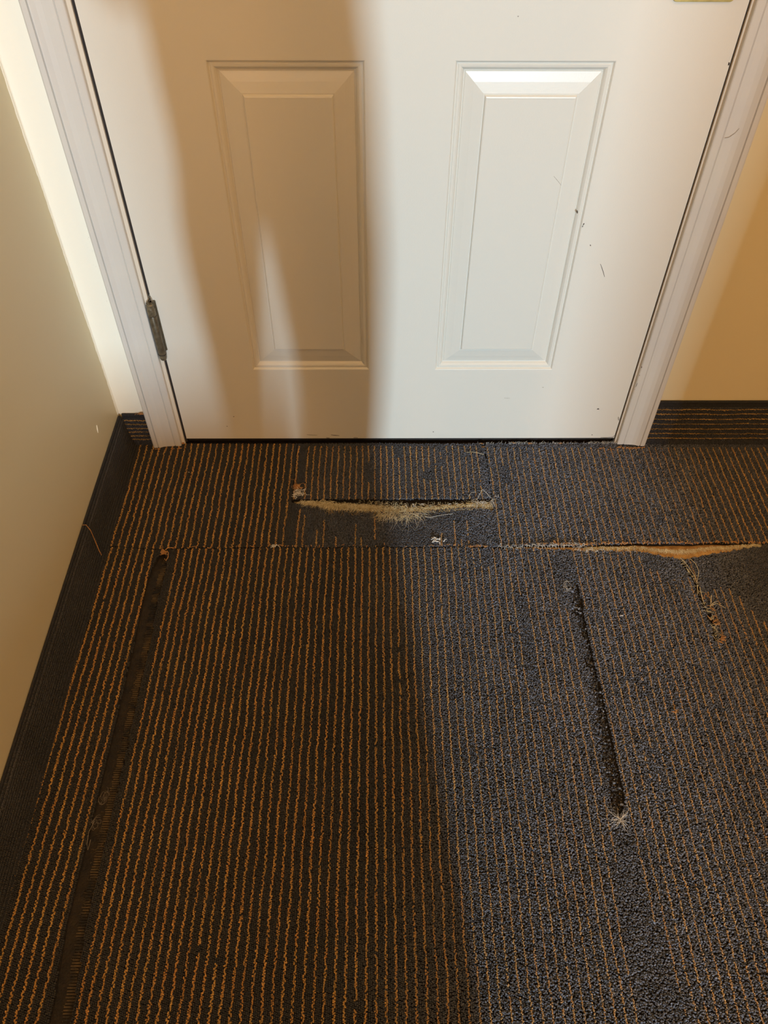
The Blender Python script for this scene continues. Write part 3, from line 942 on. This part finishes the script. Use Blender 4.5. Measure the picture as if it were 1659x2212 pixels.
m.obj('frayed_fibres', M_FIB_W, parent=wedge, kind='stuff', label='white whiskers along the cross seam')
m = MB()
for i in range(150):
    x = random.choice([random.uniform(.70, .95), random.uniform(0.0, .62), random.uniform(.62, 1.15)])
    y = float(seam_y(x)) + random.gauss(0, .0012) + .001
    m.tube([(x, y, -.002), (x + random.gauss(0, .0015), y + random.gauss(0, .001), .0012), (x + random.gauss(0, .003), y + random.gauss(0, .002), .0006)], random.uniform(.0004, .0009), 5, .7)
for i in range(70):
    x = random.uniform(.76, 1.15); y = float(seam_y(x)) + random.uniform(-.0015, .0015)
    m.tube([(x, y + .001, -.001), (x + random.gauss(0, .001), y, .0012), (x + random.gauss(0, .002), y - random.uniform(.001, .004), random.uniform(-.002, .002))], random.uniform(.0006, .0012), 5, .7)
m.obj('seam_yarn_ends', M_FIB_O, parent=floor, kind='stuff', label='cut orange yarn ends along the cross seam')

# pale stubble where the carpet meets the door on the right
m = MB()
for i in range(230):
    x = random.choice([random.uniform(.62, .92), random.gauss(.74, .05), random.uniform(.86, .92)])
    y = -.0025 + random.uniform(-.003, .002)
    h = random.uniform(.002, .007)
    m.tube([(x, y, -.002), (x + random.gauss(0, .0006), y - .0008, h * .6), (x + random.gauss(0, .0014), y - random.uniform(0, .003), h)], random.uniform(.00018, .0004), 4, .5)
m.obj('frayed_fibres', M_FIB_W, parent=p_up, kind='stuff', label='pale stubble under the latch side of the door')
m = MB()
for (x, y, s) in [(.630, -.004, .003), (.700, -.003, .002), (.735, -.004, .003), (.80, -.004, .002), (.925, -.018, .004), (.935, -.019, .003), (.945, -.019, .004), (.955, -.020, .0045),
                  (.963, -.019, .005), (.974, -.018, .003), (.885, -.020, .003), (.905, -.024, .0025), (-.011, -.004, .004), (-.016, -.019, .003), (-.060, -.020, .0025), (-.03, -.0195, .0025),
                  (.985, -.003, .004), (.990, -.006, .003), (.600, -.288, .004), (.612, -.289, .003), (.585, -.289, .003), (.745, -.279, .004), (.633, -.015, .002), (-.075, .0, .0)]:
    if s == 0: continue
    for i in range(9):
        c = Vector((x + random.gauss(0, s * .8), y + random.gauss(0, s * .25), s * .2))
        m.tube([c, c + Vector((random.gauss(0, s * .5), random.gauss(0, s * .3), s * .4)), c + Vector((random.gauss(0, s * .5), random.gauss(0, s * .4), 0))], random.uniform(.0003, .0008), 5)
m.obj('yarn_ends', M_FIB_O, parent=p_up, kind='stuff', label='tan yarn ends around the casing feet and the door')

# white frayed star below the right slot
m = MB()
for i in range(42):
    a = random.uniform(0, 2 * math.pi) if i % 3 else random.choice([2.9, 3.3, 4.2, 5.0, .9])
    a += random.gauss(0, .15); L = random.uniform(.006, .020)
    c = Vector((.7600, -.802, .0008)); dx, dy = math.cos(a), math.sin(a); b = random.gauss(0, .25); pts = []
    p = c + Vector((random.gauss(0, .002), random.gauss(0, .0015), 0))
    for k in range(5):
        pts.append(p.copy() + Vector((0, 0, .003 * math.sin(math.pi * k / 4))))
        p += Vector((dx, dy, 0)) * L / 4; dx, dy = dx * math.cos(b) - dy * math.sin(b), dx * math.sin(b) + dy * math.cos(b)
    m.tube(pts, random.uniform(.00018, .00034), 4, .4)
m.tube([(.744, -.782, .001), (.746, -.790, .003), (.752, -.797, .004), (.760, -.801, .003)], .0003, 5)
m.tube([(.7745, -.776, .002), (.7755, -.787, .004), (.771, -.794, .004), (.763, -.799, .003)], .0003, 5)
m.obj('frayed_fibres', M_FIB_W, parent=p_main, kind='stuff', label='white burst of frayed fibres at the lower end of the right slot')
# strands in the ragged tear on the far right
m = MB()
for pts in ([(.976, -.318, .001), (.980, -.330, .004), (.984, -.345, .005), (.990, -.360, .003), (.991, -.377, .001)],
            [(.994, -.320, .001), (.999, -.335, .005), (1.000, -.352, .005), (.995, -.366, .003), (.991, -.376, .001)],
            [(.991, -.380, .001), (.987, -.392, .003), (.984, -.404, .001)],
            [(.993, -.386, .002), (.990, -.400, .005), (.990, -.416, .003), (.992, -.424, .000)],
            [(1.009, -.404, .002), (1.003, -.420, .004), (.999, -.432, .001)],
            [(.999, -.428, .002), (1.012, -.424, .005), (1.026, -.432, .002)],
            [(1.003, -.424, .001), (1.010, -.420, .003), (1.016, -.417, .001)]):
    m.tube(pts, .0006, 5, .5)
for i in range(60):
    t = random.random(); k = int(t * 6); a, b = TEAR[min(k, 5)], TEAR[min(k + 1, 6)]; u = random.random()
    x, y = a[0] + (b[0] - a[0]) * u, a[1] + (b[1] - a[1]) * u
    m.tube([(x, y, -.002), (x + random.gauss(0, .004), y + random.gauss(0, .003), .003), (x + random.gauss(0, .007), y + random.gauss(0, .006), .001)], random.uniform(.0002, .0004), 4, .5)
m.obj('frayed_fibres', M_FIB, parent=p_main, kind='stuff', label='tan strands in the ragged tear at the far right')
m = MB()
for i in range(26):
    x, y = random.choice([(1.000, -.432), (1.003, -.497), (1.000, -.500), (.998, -.462), (.996, -.408)])
    c = Vector((x + random.gauss(0, .002), y + random.gauss(0, .003), .0005))
    m.tube([c, c + Vector((random.gauss(0, .003), random.gauss(0, .003), .003)), c + Vector((random.gauss(0, .004), random.gauss(0, .004), .0005))], random.uniform(.0004, .0008), 5)
m.obj('yarn_ends', M_FIB_O, parent=p_main, kind='stuff', label='orange yarn ends in the ragged tear at the far right')
# grey hair tangles at the slot's top and on the left slot
m = MB()
def tangle(m, c, n, s, r):
    for i in range(n):
        a0 = random.uniform(0, 6.3); rad = random.uniform(.3, 1) * s
        cc_ = Vector(c) + Vector((random.gauss(0, s * .4), random.gauss(0, s * .7), 0))
        m.tube([cc_ + Vector((math.cos(a0 + t) * rad, math.sin(a0 + t) * rad * 1.4, random.uniform(0, .002))) for t in np.linspace(0, random.uniform(1.5, 4), 7)], r, 4)
tangle(m, (.752, -.385, .001), 12, .007, .00016)
m.obj('fine_hairs', M_FIB_W, parent=p_main, kind='stuff', label='fine pale hairs at the top of the right slot')
m = MB()
tangle(m, (.001, -.765, -.001), 14, .006, .00016); tangle(m, (-.002, -.80, -.001), 8, .007, .00018)
m.tube([(-.004, -.800, .001), (-.008, -.815, .002), (-.007, -.832, .001), (-.004, -.840, 0), (-.003, -.826, .001)], .00035, 5)
m.obj('fine_hairs', mat('grey_hair', hexl(150, 140, 124), rough=.7, noise=(80, .4, hexl(120, 110, 96))), parent=p_left, kind='stuff', label='grey hairs caught half way down the left slot')
m = MB()
for c, s in (((.008, -.302, .001), .006), ((.002, -.300, .001), .006)):
    for i in range(12):
        a0 = random.uniform(0, 6.3); rad = random.uniform(.3, .9) * s
        cc_ = Vector(c) + Vector((random.gauss(0, .002), random.gauss(0, .002), 0))
        m.tube([cc_ + Vector((math.cos(a0 + t) * rad, math.sin(a0 + t) * rad, random.uniform(0, .002))) for t in np.linspace(0, random.uniform(1.5, 4), 6)], random.uniform(.0003, .0006), 5)
m.tube([(.010, -.298, .001), (.014, -.304, .003), (.015, -.314, .002), (.012, -.321, .001), (.009, -.317, .001)], .0009, 6)
m.tube([(.006, -.295, .001), (.012, -.292, .003), (.020, -.290, .001)], .0008, 6)
m.obj('yarn_tangle', M_FIB_O, parent=p_left, kind='stuff', label='curled yarn ends at the top of the left slot')

# ------------------------------------------------------------------ carpet bases
def base_prof(t):            # (out from the wall, height) along the left base
    pts = [(0.0005, .0835), (.0045, .0838), (.0075, .0815), (.0092, .0760), (.0098, .0640), (.0112, .0450), (.0132, .0260), (.0160, .0110), (.0195, .0028), (.0235, -.0015)]
    L = [0]
    for a, b in zip(pts[:-1], pts[1:]): L.append(L[-1] + math.hypot(b[0] - a[0], b[1] - a[1]))
    L = np.array(L); p = np.array(pts)
    return np.interp(t, L, p[:, 0]), np.interp(t, L, p[:, 1]), L[-1]


Lb = base_prof(0)[2]
ts = np.linspace(0, Lb, 14)
yb = [-.0085] + [-.1 * i for i in range(1, 20)] + [-2.4, -3, -5, -9]
v = []
for y in yb:
    for t in ts:
        o_, h_, _ = base_prof(t); v.append((lwx(y) + o_ - .0016, y, h_ - .0006))
    v.append((lwx(y) + .0002, y, -.004))
n = len(ts) + 1
f = [(i * n + j, (i + 1) * n + j, (i + 1) * n + j + 1, i * n + j + 1) for i in range(len(yb) - 1) for j in range(n - 1)]
f += [tuple(range(n))]
bl = link('baseboard_left', mesh('baseboard_left', v, f), M_BIND, kind='structure', label='dark ribbed carpet base along the left wall')
trow = np.arange(.008, Lb - .001, .0031)
yy = np.arange(-1.42, -.008, .0023)
T, Yb = np.meshgrid(trow, yy, indexing='ij'); T = T.ravel(); Yb = Yb.ravel() + rng.uniform(-.0004, .0004, T.size)
o_, h_, _ = base_prof(T)
wx = np.array([lwx(y) for y in yy]); wx = np.interp(Yb, yy, wx)
k = T.size
bulge = (vnoise(T * 3, Yb, .05, 33) - .5) * .0012
P = np.c_[wx + o_ - .0008 + bulge + rng.normal(0, .0001, k), Yb, h_]
slope = np.where(h_ > .078, 0., 1.)
sc = np.c_[rng.uniform(.0012, .0015, k), rng.uniform(.0012, .0016, k), rng.uniform(.00105, .0013, k)]
ri = np.round((T - .008) / .0031).astype(int)
rib = np.array([.75, .45, 1.25, .95, .35, .85, .45, .85, .40, .80, .50, .80, .40, .75, .45, .75, .4, .7, .4, .7, .4, .7, .4, .7, .4, .7, .4, .7, .4, .7, .4, .7, .4, .7, .4, .7, .4, .7, .4, .7])[ri % 40]  # groove shade and ridge highlight put into the row colours
P[:, 0] -= np.where(rib < .55, .0006, 0)
lum = .62 * (1 + rng.normal(0, .14, k)) * rib * (.75 + .5 * vnoise(T, Yb, .05, 34))
pile(P, rng.normal(0, .15, (k, 3)), sc, lum[:, None] * C_DARK[None] * np.array([1.05, .93, .74]), bl)
m = MB()
m.tube([(lwx(y) + .0028, y, .0838) for y in [-.0095] + [-.05 * i for i in range(1, 60)]], .0021, 8)
m.obj('bound_edge', M_BIND, parent=bl, label='black bound top edge')


def wall_base(name, x0, x1, ztop, zor, label, bind, y0=-.0002):
    m = MB()
    m.box(x0, x1, y0 - .0055, y0, -.005, ztop)
    b = bevel(m.obj(name, M_BIND, kind='structure', label=label), .0015)
    zr = np.arange(.001, ztop - bind, .00257)
    if x1 > XR: x1p = XR
    else: x1p = x1
    xr_ = np.arange(x0, x1p, .0024)
    Zg, Xg = np.meshgrid(zr, xr_, indexing='ij'); Zg = Zg.ravel(); Xg = Xg.ravel() + rng.uniform(-.0006, .0006, Zg.size)
    k = Zg.size
    wob = (vnoise(Xg, Zg, .03, 81) - .5) * .0018
    d = np.min(np.abs((Zg + wob)[:, None] - np.array(zor)[None]), axis=1)
    keep = d > .0015
    lum = 1 + rng.normal(0, .2, k)
    P = np.c_[Xg, y0 - .0058 + rng.normal(0, .0002, k), Zg][keep]
    k = len(P)
    A = (P, rng.normal(0, .3, (k, 3)), np.c_[rng.uniform(.0011, .0015, k), rng.uniform(.0016, .002, k), rng.uniform(.0012, .0015, k)], np.clip(lum[keep], .4, 2)[:, None] * C_DARK[None] * .55)
    Xo = np.arange(x0, x1p, .0013)
    XX, ZZ = np.meshgrid(Xo, np.array(zor), indexing='ij'); XX = XX.ravel(); ZZ = ZZ.ravel()
    ZZ = ZZ - (vnoise(XX, ZZ, .03, 81) - .5) * .0018
    k = len(XX)
    P = np.c_[XX, y0 - .0064 + rng.normal(0, .0003, k), ZZ + rng.normal(0, .0006, k)]
    B_ = (P, rng.normal(0, .3, (k, 3)), np.c_[rng.uniform(.0009, .0014, k), rng.uniform(.0017, .0021, k), rng.uniform(.0008, .0011, k)],
          np.clip(1 + rng.normal(0, .25, k), .35, 1.7)[:, None] * (C_OR * .60 + .014)[None] * (.55 + .9 * vnoise(XX, ZZ * 40, .02, 88))[:, None])
    P, r4, s4, c4 = [np.concatenate([a, b_]) for a, b_ in zip(A, B_)]
    pile(P, r4, s4, c4, b)
    m = MB(); m.tube([(x, y0 - .0042, ztop - .0012) for x in np.linspace(x0 + .001, x1 - .001, 12)], .0026, 8)
    m.obj('bound_edge', M_BIND, parent=b, label='black bound top edge')
    return b


bb = wall_base('baseboard_back_right', .9797, 2.19, .1170, [.0972, .0850, .0712, .0580, .0440, .0308, .0178], 'dark carpet base with brown stripes right of the door', .015)
bc = wall_base('baseboard_back_left', -.1200, -.0712, .0850, [.0690, .0585, .0475, .0375, .0270, .0165], 'short striped carpet base left of the door casing', .010)
m = MB()
for i in range(16):
    c = Vector((-.080 + random.gauss(0, .004), -.007, .0855 + random.uniform(0, .003)))
    m.tube([c, c + Vector((random.gauss(0, .003), random.gauss(0, .002), random.uniform(0, .004))), c + Vector((random.gauss(0, .004), random.gauss(0, .002), 0))], random.uniform(.0003, .0007), 5)
m.obj('yarn_ends', M_FIB_O, parent=bc, kind='stuff', label='tan yarn ends on top of the base beside the casing')

# plain floor beyond the modelled pile
m = MB()
m.box(-.11, 2.19, -9.1, YN, -.0094, -.0012)
m.box(XR, 2.19, YN, -.006, -.0094, -.0012)
m.obj('carpet_piece', far_carpet_mat(), parent=floor, label='striped carpet running on behind the viewer')

# ------------------------------------------------------------------ loose bits on the carpet
m = MB()
m.tube([(-.1220, -.3080, .0880), (-.1165, -.3050, .0850), (-.1105, -.3090, .0740), (-.1095, -.3106, .0560), (-.1082, -.3134, .0400), (-.1060, -.3177, .0280), (-.1035, -.3205, .0170)],
       [.0006, .0007, .0008, .0006, .0009, .0008, .0005], 6)
m.obj('loose_yarn', M_FIB_O, label='loose orange yarn hanging over the dark carpet base on the left wall', cat='thread')
m = MB(); m.tube([(.5966, -.032, .0012), (.607, -.0325, .0030), (.618, -.0348, .0030), (.6323, -.0391, .0012)], .0004, 5)
m.obj('straw_strand', M_FIB, label='pale straw strand lying on the carpet patch close below the door', cat='thread')
def lint(x, y, s, label, name='lint_scrap', mm=M_LINT, n=9, long=1.0):
    m = MB()
    for i in range(n):
        a = random.uniform(0, 6.28)
        c = Vector((x + random.gauss(0, s * .35 * long), y + random.gauss(0, s * .25), .0009))
        m.tube([c, c + Vector((math.cos(a) * s * .5 * long, math.sin(a) * s * .4, s * .35)), c + Vector((math.cos(a) * s * long, math.sin(a) * s * .7, .0003))], s * .14, 5, .5)
    return m.obj(name, mm, label=label, cat='lint')
lint(.5218, -.2737, .009, 'pale grey lint scrap just above the cross seam below the patch', long=1.4)
lint(.2132, -.2864, .006, 'white lint scrap on the cross seam left of the patch', long=1.2)
lint(.8395, -.4470, .004, 'small white speck of lint right of the slot in the carpet', name='lint_speck', n=5)
lint(.8844, -.6328, .006, 'tan fluff on the carpet right of the slot, lower of two bits', name='fluff_bit', mm=M_FIB_O, n=6)
lint(.6500, -.158, .004, 'small white fluff just right of the patch', name='lint_speck', n=4)
lint(1.0150, -.135, .0022, 'tiny white speck on the carpet below the right casing', name='lint_speck', n=4)
lint(.8225, -.2150, .0026, 'tiny white speck above the gaping seam', name='lint_speck', n=4)
lint(.8280, -.115, .004, 'curled tan yarn bit on the carpet below the door on the right', name='yarn_bit', mm=M_FIB_O, n=6)
lint(.0180, -.0900, .0022, 'tiny white speck on the carpet near the hinge side casing', name='lint_speck', n=4)
lint(-.1080, -.4070, .0024, 'tiny white speck at the foot of the left wall base', name='lint_speck', n=3)

# ------------------------------------------------------------------ the photographer (stands behind the camera; casts the soft shadow on the door)
M_TROU = mat('dark_trousers_cloth', hexl(46, 50, 60), rough=.9, noise=(200, .5, hexl(38, 42, 52)))
M_SHIRT = mat('grey_shirt_cloth', hexl(110, 112, 116), rough=.9, noise=(200, .5, hexl(98, 100, 106)))
M_SKIN = mat('skin', hexl(198, 152, 126), rough=.55, noise=(60, .5, hexl(190, 140, 114)))
M_HAIR = mat('dark_brown_hair', hexl(52, 38, 30), rough=.6, noise=(90, .6, hexl(38, 28, 22)))
M_SHOE = mat('dark_shoe_leather', hexl(40, 38, 38), rough=.5, noise=(90, .6, hexl(30, 28, 28)))
M_PHONE = mat('black_phone_glass', hexl(18, 18, 20), rough=.2)


def skin_obj(name, verts, edges, radii, m, parent=None, root=0, sub=2, **kw):
    me = bpy.data.meshes.new(name)
    me.from_pydata([tuple(v) for v in verts], edges, [])
    o = link(name, me, m, parent=parent, **kw)
    sk = o.modifiers.new('skin', 'SKIN')
    sk.use_smooth_shade = True
    sv = me.skin_vertices[0].data
    for i, r in enumerate(radii):
        r = (r, r) if not isinstance(r, tuple) else r
        sv[i].radius = r
        sv[i].use_root = (i == root)
    sb = o.modifiers.new('subdivision', 'SUBSURF'); sb.levels = sub; sb.render_levels = sub
    return o


PXc, PY = 0.478, -1.53
person = _empty('person', (PXc, PY, 0), label='person in dark trousers and grey shirt standing and holding up a phone', cat='person')
V3 = [(0, 0, .95), (0, .0, 1.08), (0, .0, 1.24), (0, -.01, 1.38), (0, .0, 1.47), (0, .02, 1.54),   # pelvis .. neck
      (-.060, -.02, .86), (-.050, -.18, .52), (-.022, -.36, .12),                                          # left hip knee ankle
      (.083, 0, .88), (.084, .03, .52), (.072, .02, .11),                                               # right
      (-.155, -.01, 1.40), (-.200, .07, 1.20), (-.172, .195, 1.045),                                    # left arm
      (.155, -.01, 1.40), (.200, .07, 1.20), (.006, .195, 1.045)]
E3 = [(0, 1), (1, 2), (2, 3), (3, 4), (4, 5), (0, 6), (6, 7), (7, 8), (0, 9), (9, 10), (10, 11), (3, 12), (12, 13), (13, 14), (3, 15), (15, 16), (16, 17)]
R3 = [(.122, .10), (.138, .10), (.146, .105), (.140, .10), (.055, .055), (.052, .052), (.055, .070), (.036, .045), (.028, .034), (.070, .080), (.058, .062), (.042, .044),
      (.055, .055), (.043, .043), (.026, .026), (.055, .055), (.043, .043), (.026, .026)]
body = skin_obj('body', V3, E3, R3, M_SHIRT, parent=person)
body.data.materials.append(M_TROU)
# trousers are a thin shell over the same legs
VT = [(0.004, 0, .95), (-.062, -.03, .84), (-.050, -.18, .52), (-.022, -.36, .10), (.080, 0, .86), (.086, .03, .52), (.072, .02, .09), (0, 0, 1.03)]
tr = skin_obj('trousers', VT, [(0, 1), (1, 2), (2, 3), (0, 4), (4, 5), (5, 6), (0, 7)],
              [(.132, .108), (.062, .080), (.040, .050), (.034, .042), (.072, .084), (.063, .068), (.052, .058), (.138, .102)], M_TROU, parent=person)
for sx, sy in ((-.022, -.36), (.072, .02)):
    skin_obj('shoe', [(sx, sy - .06, .045), (sx, sy + .03, .048), (sx, sy + .12, .036), (sx, sy + .175, .032)], [(0, 1), (1, 2), (2, 3)],
             [(.036, .040), (.040, .040), (.044, .030), (.036, .026)], M_SHOE, parent=person, root=1)
# head looking down at the phone
def loft(rings, k=28, cap=True):
    """rings = [(z, y centre, half width x, half depth y)]"""
    m = MB(); v = []
    for z, yc, rx, ry in rings:
        v += [(rx * math.cos(2 * math.pi * a / k), yc + ry * math.sin(2 * math.pi * a / k), z) for a in range(k)]
    n = len(rings)
    f = [(i * k + a, i * k + (a + 1) % k, (i + 1) * k + (a + 1) % k, (i + 1) * k + a) for i in range(n - 1) for a in range(k)]
    f += [tuple(reversed(range(k))), tuple(range((n - 1) * k, n * k))]
    m.add(v, f)
    return m
head = loft([(1.46, -.005, .056, .055), (1.52, .005, .052, .052), (1.56, .020, .053, .058), (1.575, .045, .050, .066), (1.590, .055, .056, .068), (1.61, .052, .064, .074), (1.64, .045, .071, .084),
             (1.67, .038, .075, .092), (1.70, .032, .076, .095), (1.73, .028, .073, .090), (1.755, .026, .062, .076), (1.772, .026, .042, .052), (1.780, .026, .015, .02)]).obj('head', M_SKIN, parent=person, smooth=True)
hair = loft([(1.585, -.018, .058, .034), (1.62, -.020, .070, .046), (1.66, -.012, .080, .062), (1.69, -.002, .083, .074), (1.715, .012, .083, .092), (1.74, .020, .079, .098), (1.765, .022, .066, .084),
             (1.785, .022, .044, .056), (1.793, .022, .014, .018)]).obj('hair', M_HAIR, parent=person, smooth=True)
m = MB(); m.lathe([(.004, -.006), (.010, 0), (.008, .022), (.003, .036)], (0, .124, 1.632), 12); m.obj('nose', M_SKIN, parent=person, smooth=True)
for s in (-1, 1):
    m = MB(); m.lathe([(.001, -.011), (.008, -.007), (.011, 0), (.008, .007), (.001, .011)], (s * .028, .117, 1.675), 12); m.obj('eye', M_LINT, parent=person, smooth=True)
    m = MB(); m.lathe([(.004, -.03), (.012, -.015), (.014, .005), (.010, .022), (.003, .03)], (s * .078, .04, 1.66), 12); m.obj('ear', M_SKIN, parent=person, smooth=True)
m = MB(); m.tube([(-.022, .115, 1.603), (-.01, .122, 1.602), (.01, .122, 1.602), (.022, .115, 1.603)], .004, 6, 1); m.obj('mouth', mat('lips', hexl(168, 104, 92), rough=.5), parent=person)

# phone right behind the lens, in the camera's own tilt
Cc_ = M.translation
pc = Cc_ - D * 0.016 - U * 0.052 - R * 0.014
m = MB(); m.box(-.037, .037, -.074, .074, -.004, .004)
ph = bevel(m.obj('phone', M_PHONE, label='black phone held up by the person', cat='phone'), .003, 3)
Mp = Matrix((R, U, -D)).transposed().to_4x4(); Mp.translation = pc; ph.matrix_world = Mp
hl = lambda a, b, c: pc + R * a + U * b - D * c - Vector((PXc, PY, 0))
for s, wrist in ((-1, Vector(V3[14])), (1, Vector(V3[17]))):
    palm = hl(s * .066, -.050, .016)
    vv = [wrist, wrist.lerp(palm, .5), palm]; ee = [(0, 1), (1, 2)]; rr = [.024, .026, .022]
    for kf in range(4):
        b0 = hl(s * .0495, -.066 + .019 * kf, .003); L = (.8, .95, 1, .9)[kf]
        b1 = hl(s * .0475, -.066 + .019 * kf, -.0125); b2 = hl(s * (.044 - .010 * L), -.065 + .019 * kf, -.0145)
        i0 = len(vv); vv += [b0, b1, b2]
        ee += [(2, i0), (i0, i0 + 1), (i0 + 1, i0 + 2)]; rr += [.0085, .0075, .0065]
    i0 = len(vv); vv += [hl(s * .056, -.030, .022), hl(s * .040, -.016, .018), hl(s * .026, -.010, .0150)]
    ee += [(2, i0), (i0, i0 + 1), (i0 + 1, i0 + 2)]; rr += [.011, .009, .008]
    skin_obj('hand', vv, ee, rr, M_SKIN, parent=person, root=2, sub=1)

# added case, unseen: keeps the low hall light off the floor in front
case = _empty('light_blocking_case', (.41, -2.25, 0), label='added dark blue hard case behind the person, blocking low hall light', cat='light_blocking_case')
M_CASE = mat('dark_blue_case_shell', hexl(44, 52, 70), rough=.45, noise=(60, .5, hexl(38, 46, 62)), bump=(40, .001, .3))
m = MB(); m.box(-.255, .255, -.11, .11, .045, .515); bevel(m.obj('shell', M_CASE, parent=case), .03, 4)
for k in range(6):
    x = -.20 + .08 * k
    m = MB(); m.box(x - .012, x + .012, .106, .116, .09, .47); bevel(m.obj('rib', M_CASE, parent=case), .004)
m = MB(); m.tube([(-.07, 0, .505), (-.07, 0, .535), (-.055, 0, .545), (.055, 0, .545), (.07, 0, .535), (.07, 0, .505)], .008, 8); m.obj('handle', M_DARK, parent=case)
for sx in (-.21, .21):
    for sy in (-.07, .07):
        m = MB(); m.add(*(lambda mm: (mm.v, mm.f))((lambda q: (q.lathe([(.004, -.011), (.021, -.010), (.023, 0), (.021, .010), (.004, .011)], (0, 0, 0), 16), q)[1])(MB())))
        w = m.obj('wheel', M_DARK, parent=case); w.rotation_euler = (0, math.radians(90), 0); w.location = (sx, sy, .0235)

# added unseen chest blocking the hall light; globe on it adds warm fill
chest = _empty('light_blocking_chest', (.585, -3.55, 0), label='added tall white chest of drawers blocking part of the hall light', cat='cabinet')
m = MB(); m.box(-.225, .225, -.18, .18, .06, .925); bevel(m.obj('carcass', M_CASING, parent=chest), .003)
m = MB(); m.box(-.24, .24, -.195, .195, .925, .95); bevel(m.obj('top', M_CASING, parent=chest), .004)
for sx in (-.2, .2):
    for sy in (-.15, .15):
        m = MB(); m.lathe([(.016, 0), (.022, .06)], (sx, sy, 0), 12); m.obj('leg', M_CASING, parent=chest)
for k in range(5):
    m = MB(); m.box(-.21, .21, .180, .196, .08 + .168 * k, .236 + .168 * k); dd = bevel(m.obj('drawer', M_CASING, parent=chest), .003)
    for sx in (-.12, .12):
        m = MB(); m.lathe([(.004, 0), (.004, .01), (.011, .014), (.011, .02), (.002, .025)], (0, 0, 0), 12)
        kb = m.obj('knob', M_BRASS, parent=dd); kb.rotation_euler = (math.radians(-90), 0, 0); kb.location = (sx, .196, .158 + .168 * k)
lamp = _empty('added_fill_lamp', (.47, -3.52, .95), label='added globe lamp giving warm fill from the top of the chest', cat='lamp')  # lamp added for warm fill on the lower left, unseen
m = MB(); m.lathe([(.002, 0), (.06, .001), (.06, .010), (.018, .018), (.012, .05), (.022, .075), (.022, .085)], (0, 0, 0), 24); m.obj('base', M_BRASS, parent=lamp, smooth=True)
M_GLOBE = bpy.data.materials.new('warm_fill_globe'); M_GLOBE.use_nodes = True
gb = M_GLOBE.node_tree.nodes['Principled BSDF']; gb.inputs['Emission Color'].default_value = (1.0, .50, .17, 1); gb.inputs['Emission Strength'].default_value = 200
m = MB(); m.lathe([(.07 * math.sin(math.pi * i / 10) + .001, .152 - .07 * math.cos(math.pi * i / 10)) for i in range(11)], (0, 0, 0), 16); m.obj('globe', M_GLOBE, parent=lamp, smooth=True)
